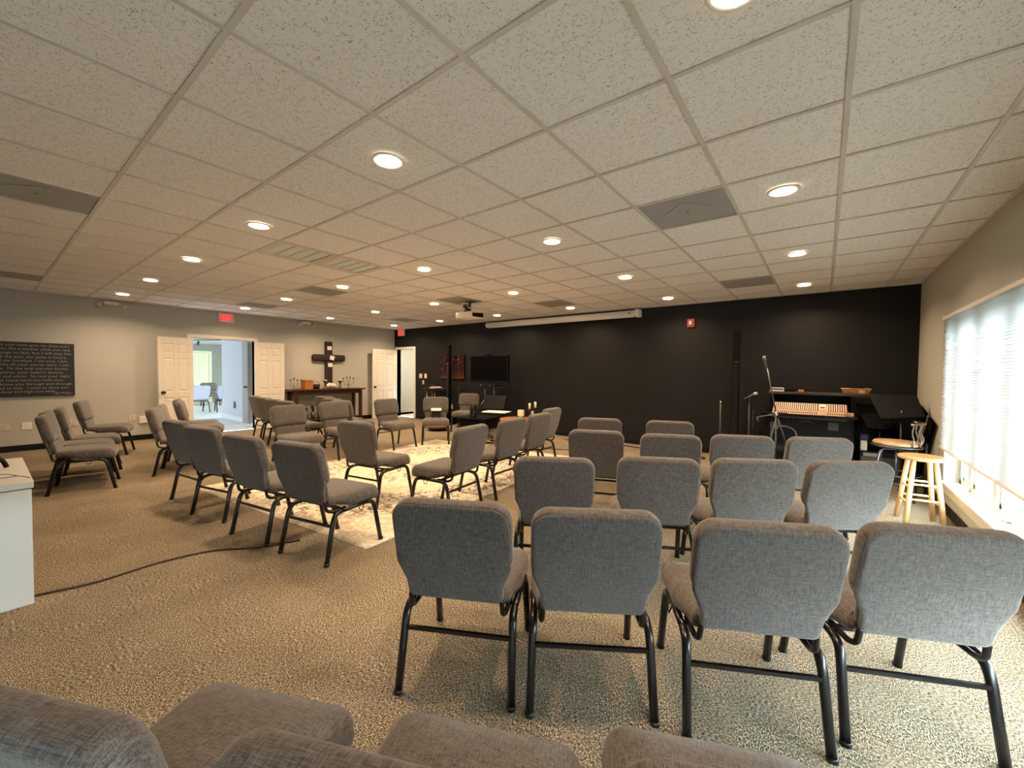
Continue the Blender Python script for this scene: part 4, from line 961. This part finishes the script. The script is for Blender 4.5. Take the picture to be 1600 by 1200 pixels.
# microphones
def mic(parent, base, d):
    d = Vector(d).normalized(); z = d; x = z.cross(Vector((0, 1, 0))).normalized(); y = z.cross(x)
    mt = Matrix((x, y, z)).transposed().to_4x4(); mt.translation = Vector(base)
    MB().lathe([(.010, 0), (.013, .01), (.020, .13), (.022, .145)], 16).xf(mt).obj('microphone_handle', GUN, parent)
    MB().lathe([(.018, .142), (.027, .155), (.029, .172), (.026, .19), (.014, .203), (.004, .206)], 16).xf(mt).obj('microphone_grille', CHROME, parent)
def mic_stand(x, y, label, top, rad=.26):
    t = thing('microphone_stand', label, 'microphone stand', (x, y, 0))
    MB().tube([(0, 0, .10), (0, 0, top)], .011, 8).obj('pole', GUN, t)
    m = MB()
    for k in range(3): a = 2 * PI * k / 3 + .9; m.tube([(0, 0, .22), (rad * math.cos(a), rad * math.sin(a), .012)], .008, 6)
    m.obj('tripod_base', BLACKM, t); return t
t = mic_stand(-.505, 6.6, 'tall microphone on a leaning boom stand before the mixer desk', .87, .14)
MB().tube([(.01, 0, .80), (-.13, .10, 1.46)], .009, 8).obj('boom', GUN, t); mic(t, (-.135, .105, 1.44), (-.12, .05, .6))
MB().lathe([(.02, 0), (.028, .02), (.028, .05), (.018, .07)], 12, (0, 0, .80)).obj('clutch', CHROME, t)
m = MB(); m.tube([(0, 0, .78), (-.09, 0, .30)], .009, 6); m.tube([(.02, 0, .78), (.13, .02, .42)], .009, 6); m.tube([(0, 0, .84), (-.22, -.05, .78)], .010, 6); m.tube([(-.22, -.05, .78), (-.20, -.05, .72)], .012, 6); m.obj('folded_leg', GUN, t)
t = mic_stand(-.87, 6.95, 'microphone tilted to the upper right on a low stand beside the column speaker', 1.04, .2)
mic(t, (-.07, 0, 1.00), (.16, 0, .10)); MB().tube([(-.02, 0, 1.04), (-.02, 0, .98)], .016, 8).obj('clip', BLACK, t)
MB().tube([(.05, 0, .85), (.04, 0, .3)], .007, 6).obj('boom', BLACKM, t)
t = mic_stand(-1.266, 7.0, 'thin bare black stand left of the column speaker', .95, .12)
MB().lathe([(.012, 0), (.02, .02), (.012, .05)], 10, (0, 0, .91)).obj('clutch', CHROME, t)
# throne / stool with bent tube before the desk
t = thing('bent_tube_chair', 'black chair with a bent steel tube back before the mixer desk', 'chair', (-.375, 6.08, 0), math.radians(0))
MB().tube(smooth_path([(-.13, .0, .42), (-.14, .0, .64), (-.10, .0, .715), (.0, 0, .735), (.09, 0, .70), (.125, 0, .62), (.12, 0, .42)], 5), .009, 8).obj('back_hoop', DARKGREY, t)
MB().rbox(-.19, .19, .0, .36, .42, .46, .012).obj('seat', BLACK, t)
for x in (-.17, .17):
    for y in (.02, .34): MB().tube([(x, y, .42), (x * 1.12, y, 0)], .010, 8).obj('leg', BLACKM, t)

# music stands by the corner
def big_music(loc, rz, corners, label, holes=True, pole=True):
    t = thing('music_stand', label, 'music stand', loc, rz)
    V = [Vector(c) for c in corners]; n_ = (V[1] - V[0]).cross(V[3] - V[0]).normalized() * .006
    s = MB(); s.add(V + [v + n_ for v in V], [(0, 1, 2, 3), (7, 6, 5, 4), (0, 4, 5, 1), (1, 5, 6, 2), (2, 6, 7, 3), (3, 7, 4, 0)]); s.obj('desk', mat('stand_desk_black', (.007, .007, .008), .55, spec=.15) if 'stand_desk_black' not in bpy.data.materials else bpy.data.materials['stand_desk_black'], t)
    e = (V[1] - V[0]).normalized(); q = MB(); q.tube([V[0] + Vector((0, -.04, 0)), V[1] + Vector((0, -.04, 0))], .006, 6); q.add([V[0], V[1], V[1] + Vector((0, -.05, .0)), V[0] + Vector((0, -.05, .0))], [(0, 1, 2, 3)]); q.obj('ledge', BLACK, t)
    c = (V[0] + V[1]) / 2
    for k in (.35, .65):
        p = V[0].lerp(V[1], k).lerp(V[3].lerp(V[2], k), .28); h = MB()
        for (a, b) in ((-.010, .004), (.008, -.004), (.012, .010)): h.lathe([(.004, 0), (.004, .003), (.002, .004)], 8, (p.x + a, p.y - .010, p.z + b))
        h.obj('rivet', CHROME, t)
    m = MB(); m.tube([(c.x, c.y + .06, .12), (c.x, c.y + .06, c.z + .08)], .012, 8); m.obj('pole', GUN, t)
    m = MB()
    for k in range(3): a = 2 * PI * k / 3 + .4; m.tube([(c.x, c.y + .06, .2), (c.x + .16 * math.cos(a), c.y + .06 + .16 * math.sin(a), .012)], .009, 6)
    m.obj('tripod_base', BLACKM, t)
big_music((0, 0, 0), 0, [(.555, 6.62, .86), (.945, 6.66, .90), (.90, 6.92, 1.14), (.455, 6.92, 1.14)], 'wide black music stand desk behind the metal bar stool')
big_music((0, 0, 0), 0, [(.49, 7.42, .657), (.765, 7.42, .657), (.69, 7.56, .96), (.36, 7.56, .98)], 'second black music stand lower behind the wide one')
# black folded board/easel leaning in the corner
t = thing('leaning_easel', 'dark folded easel leaning in the corner by the shade', 'easel', (0, 0, 0))
q = MB(); q.add([(.62, 7.45, .02), (.98, 7.15, .02), (.985, 6.35, .86), (.97, 7.35, 1.05), (.60, 7.66, .9)], [(0, 1, 2, 3, 4)]); q.add([(.60, 7.48, .02), (.96, 7.18, .02), (.965, 6.38, .86), (.95, 7.38, 1.05), (.58, 7.69, .9)], [(4, 3, 2, 1, 0)])
q.obj('panel', BLACK, t)
MB().tube([(.80, 6.75, .03), (.97, 6.62, .93)], .014, 8).obj('leg', DARKGREY, t); MB().tube([(.95, 6.55, .03), (.96, 6.60, .6)], .012, 8).obj('leg', DARKGREY, t)
MB().box(.58, .60, 7.64, 7.66, .02, .03).obj('foot', BLACK, t)
t = thing('black_amplifier', 'low black amplifier box on the floor beside the mixer desk', 'amplifier', (.61, 7.15, 0))
MB().rbox(-.22, .20, -.18, .20, 0, .39, .012).obj('cabinet', BLACK, t); MB().box(-.20, .18, -.184, -.18, .03, .33).obj('grille', DARKGREY, t)
q = MB(); q.rbox(-.18, .0, -.186, -.18, .335, .38, .002); q.obj('control_strip', mat('grey_strip', (.25, .24, .22), .4), t)
t = thing('cleaning_bottle', 'white bottle with purple lid beside the mixer desk', 'bottle', (.44, 7.10, .3905))
MB().rbox(-.035, .035, -.03, .03, 0, .13, .01).obj('body', WPLASTIC, t); MB().rbox(-.04, .045, -.035, .035, .131, .21, .012).obj('lid', PURPLE, t)
for k, p in enumerate(([(.40, 7.6, .80), (.45, 7.55, .6), (.50, 7.6, .45), (.55, 7.62, .2)], [(.44, 7.6, .70), (.36, 7.56, .55), (.50, 7.62, .40), (.60, 7.62, .42)])):
    o = MB().tube(smooth_path(p, 6), .006, 6).obj('hanging_cable', BLACK); tag(o, 'thin black cable hanging on the wall beside the mixer desk, %s one' % ('straight', 'looped')[k], 'cable')

# metal bar stool
BS = Vector((.665, 6.25, 0))
t = thing('metal_bar_stool', 'metal bar stool with round wooden seat and low curved back', 'bar stool', BS, math.radians(-10))
ZS = .60
MB().lathe([(.17, ZS), (.20, ZS + .008), (.205, ZS + .025), (.19, ZS + .045), (.08, ZS + .055)], 32).obj('seat', OAKS, t)
MB().lathe([(.215, ZS - .02), (.222, ZS - .010), (.222, ZS), (.20, ZS + .004)], 32).obj('seat_ring', GUN, t)
for k in range(4):
    a = PI / 4 + k * PI / 2; c, s = math.cos(a), math.sin(a)
    MB().tube(smooth_path([(.02 * c, .02 * s, ZS - .045), (.13 * c, .13 * s, ZS - .045), (.175 * c, .175 * s, ZS - .08), (.20 * c, .20 * s, ZS - .18)], 4) + [Vector((.235 * c, .235 * s, .01))], .012, 8).obj('leg', GUN, t)
MB().tube([(.215 * math.cos(a), .215 * math.sin(a), .20) for a in [2 * PI * k / 32 for k in range(32)]], .009, 8, closed=True).obj('foot_ring', GUN, t)
MB().tube([(.21 * math.cos(a), .21 * math.sin(a), .28) for a in [2 * PI * k / 32 for k in range(32)]], .008, 8, closed=True).obj('foot_ring', GUN, t)
MB().tube([(0, 0, .25), (0, 0, ZS - .04)], .012, 8).obj('screw_post', GUN, t)
for a in (-.85, -.45, .35, .75):
    c, s = math.cos(a), math.sin(a); w2 = .012
    MB().tube(smooth_path([(.205 * c, .205 * s, ZS), (.225 * c, .225 * s, ZS + .08), (.200 * c, .20 * s, ZS + .16), (.22 * c, .22 * s, ZS + .25)], 5), .008, 8).obj('back_rod', CHROME, t)
MB().tube([(.222 * math.cos(a), .222 * math.sin(a), ZS + .255) for a in [-1.0 + 2 * k / 16 for k in range(17)]], .013, 8).obj('back_rail', CHROME, t)
# wooden stool
t = thing('wooden_stool', 'unpainted round wooden stool with splayed legs beside the window', 'stool', (.745, 5.34, 0), math.radians(8))
MB().lathe([(.14, .595), (.160, .600), (.168, .612), (.166, .628), (.150, .634), (.05, .628)], 36).obj('seat', PINE, t)
ft = []
for k in range(4):
    a = PI / 4 + k * PI / 2; c, s = math.cos(a), math.sin(a); ft.append(((.105 * c, .105 * s, .597), (.185 * c, .185 * s, 0)))
    MB().tube([(.105 * c, .105 * s, .597), (.185 * c, .185 * s, 0)], [.019, .021], 12).obj('leg', PINE, t)
for k in range(4):
    for z in ((.20, .34) if k % 2 else (.235, .375)):
        p = [Vector(q[1]).lerp(Vector(q[0]), z / .597) for q in (ft[k], ft[(k + 1) % 4])]
        MB().tube(p, .010, 8).obj('rung', PINE, t)
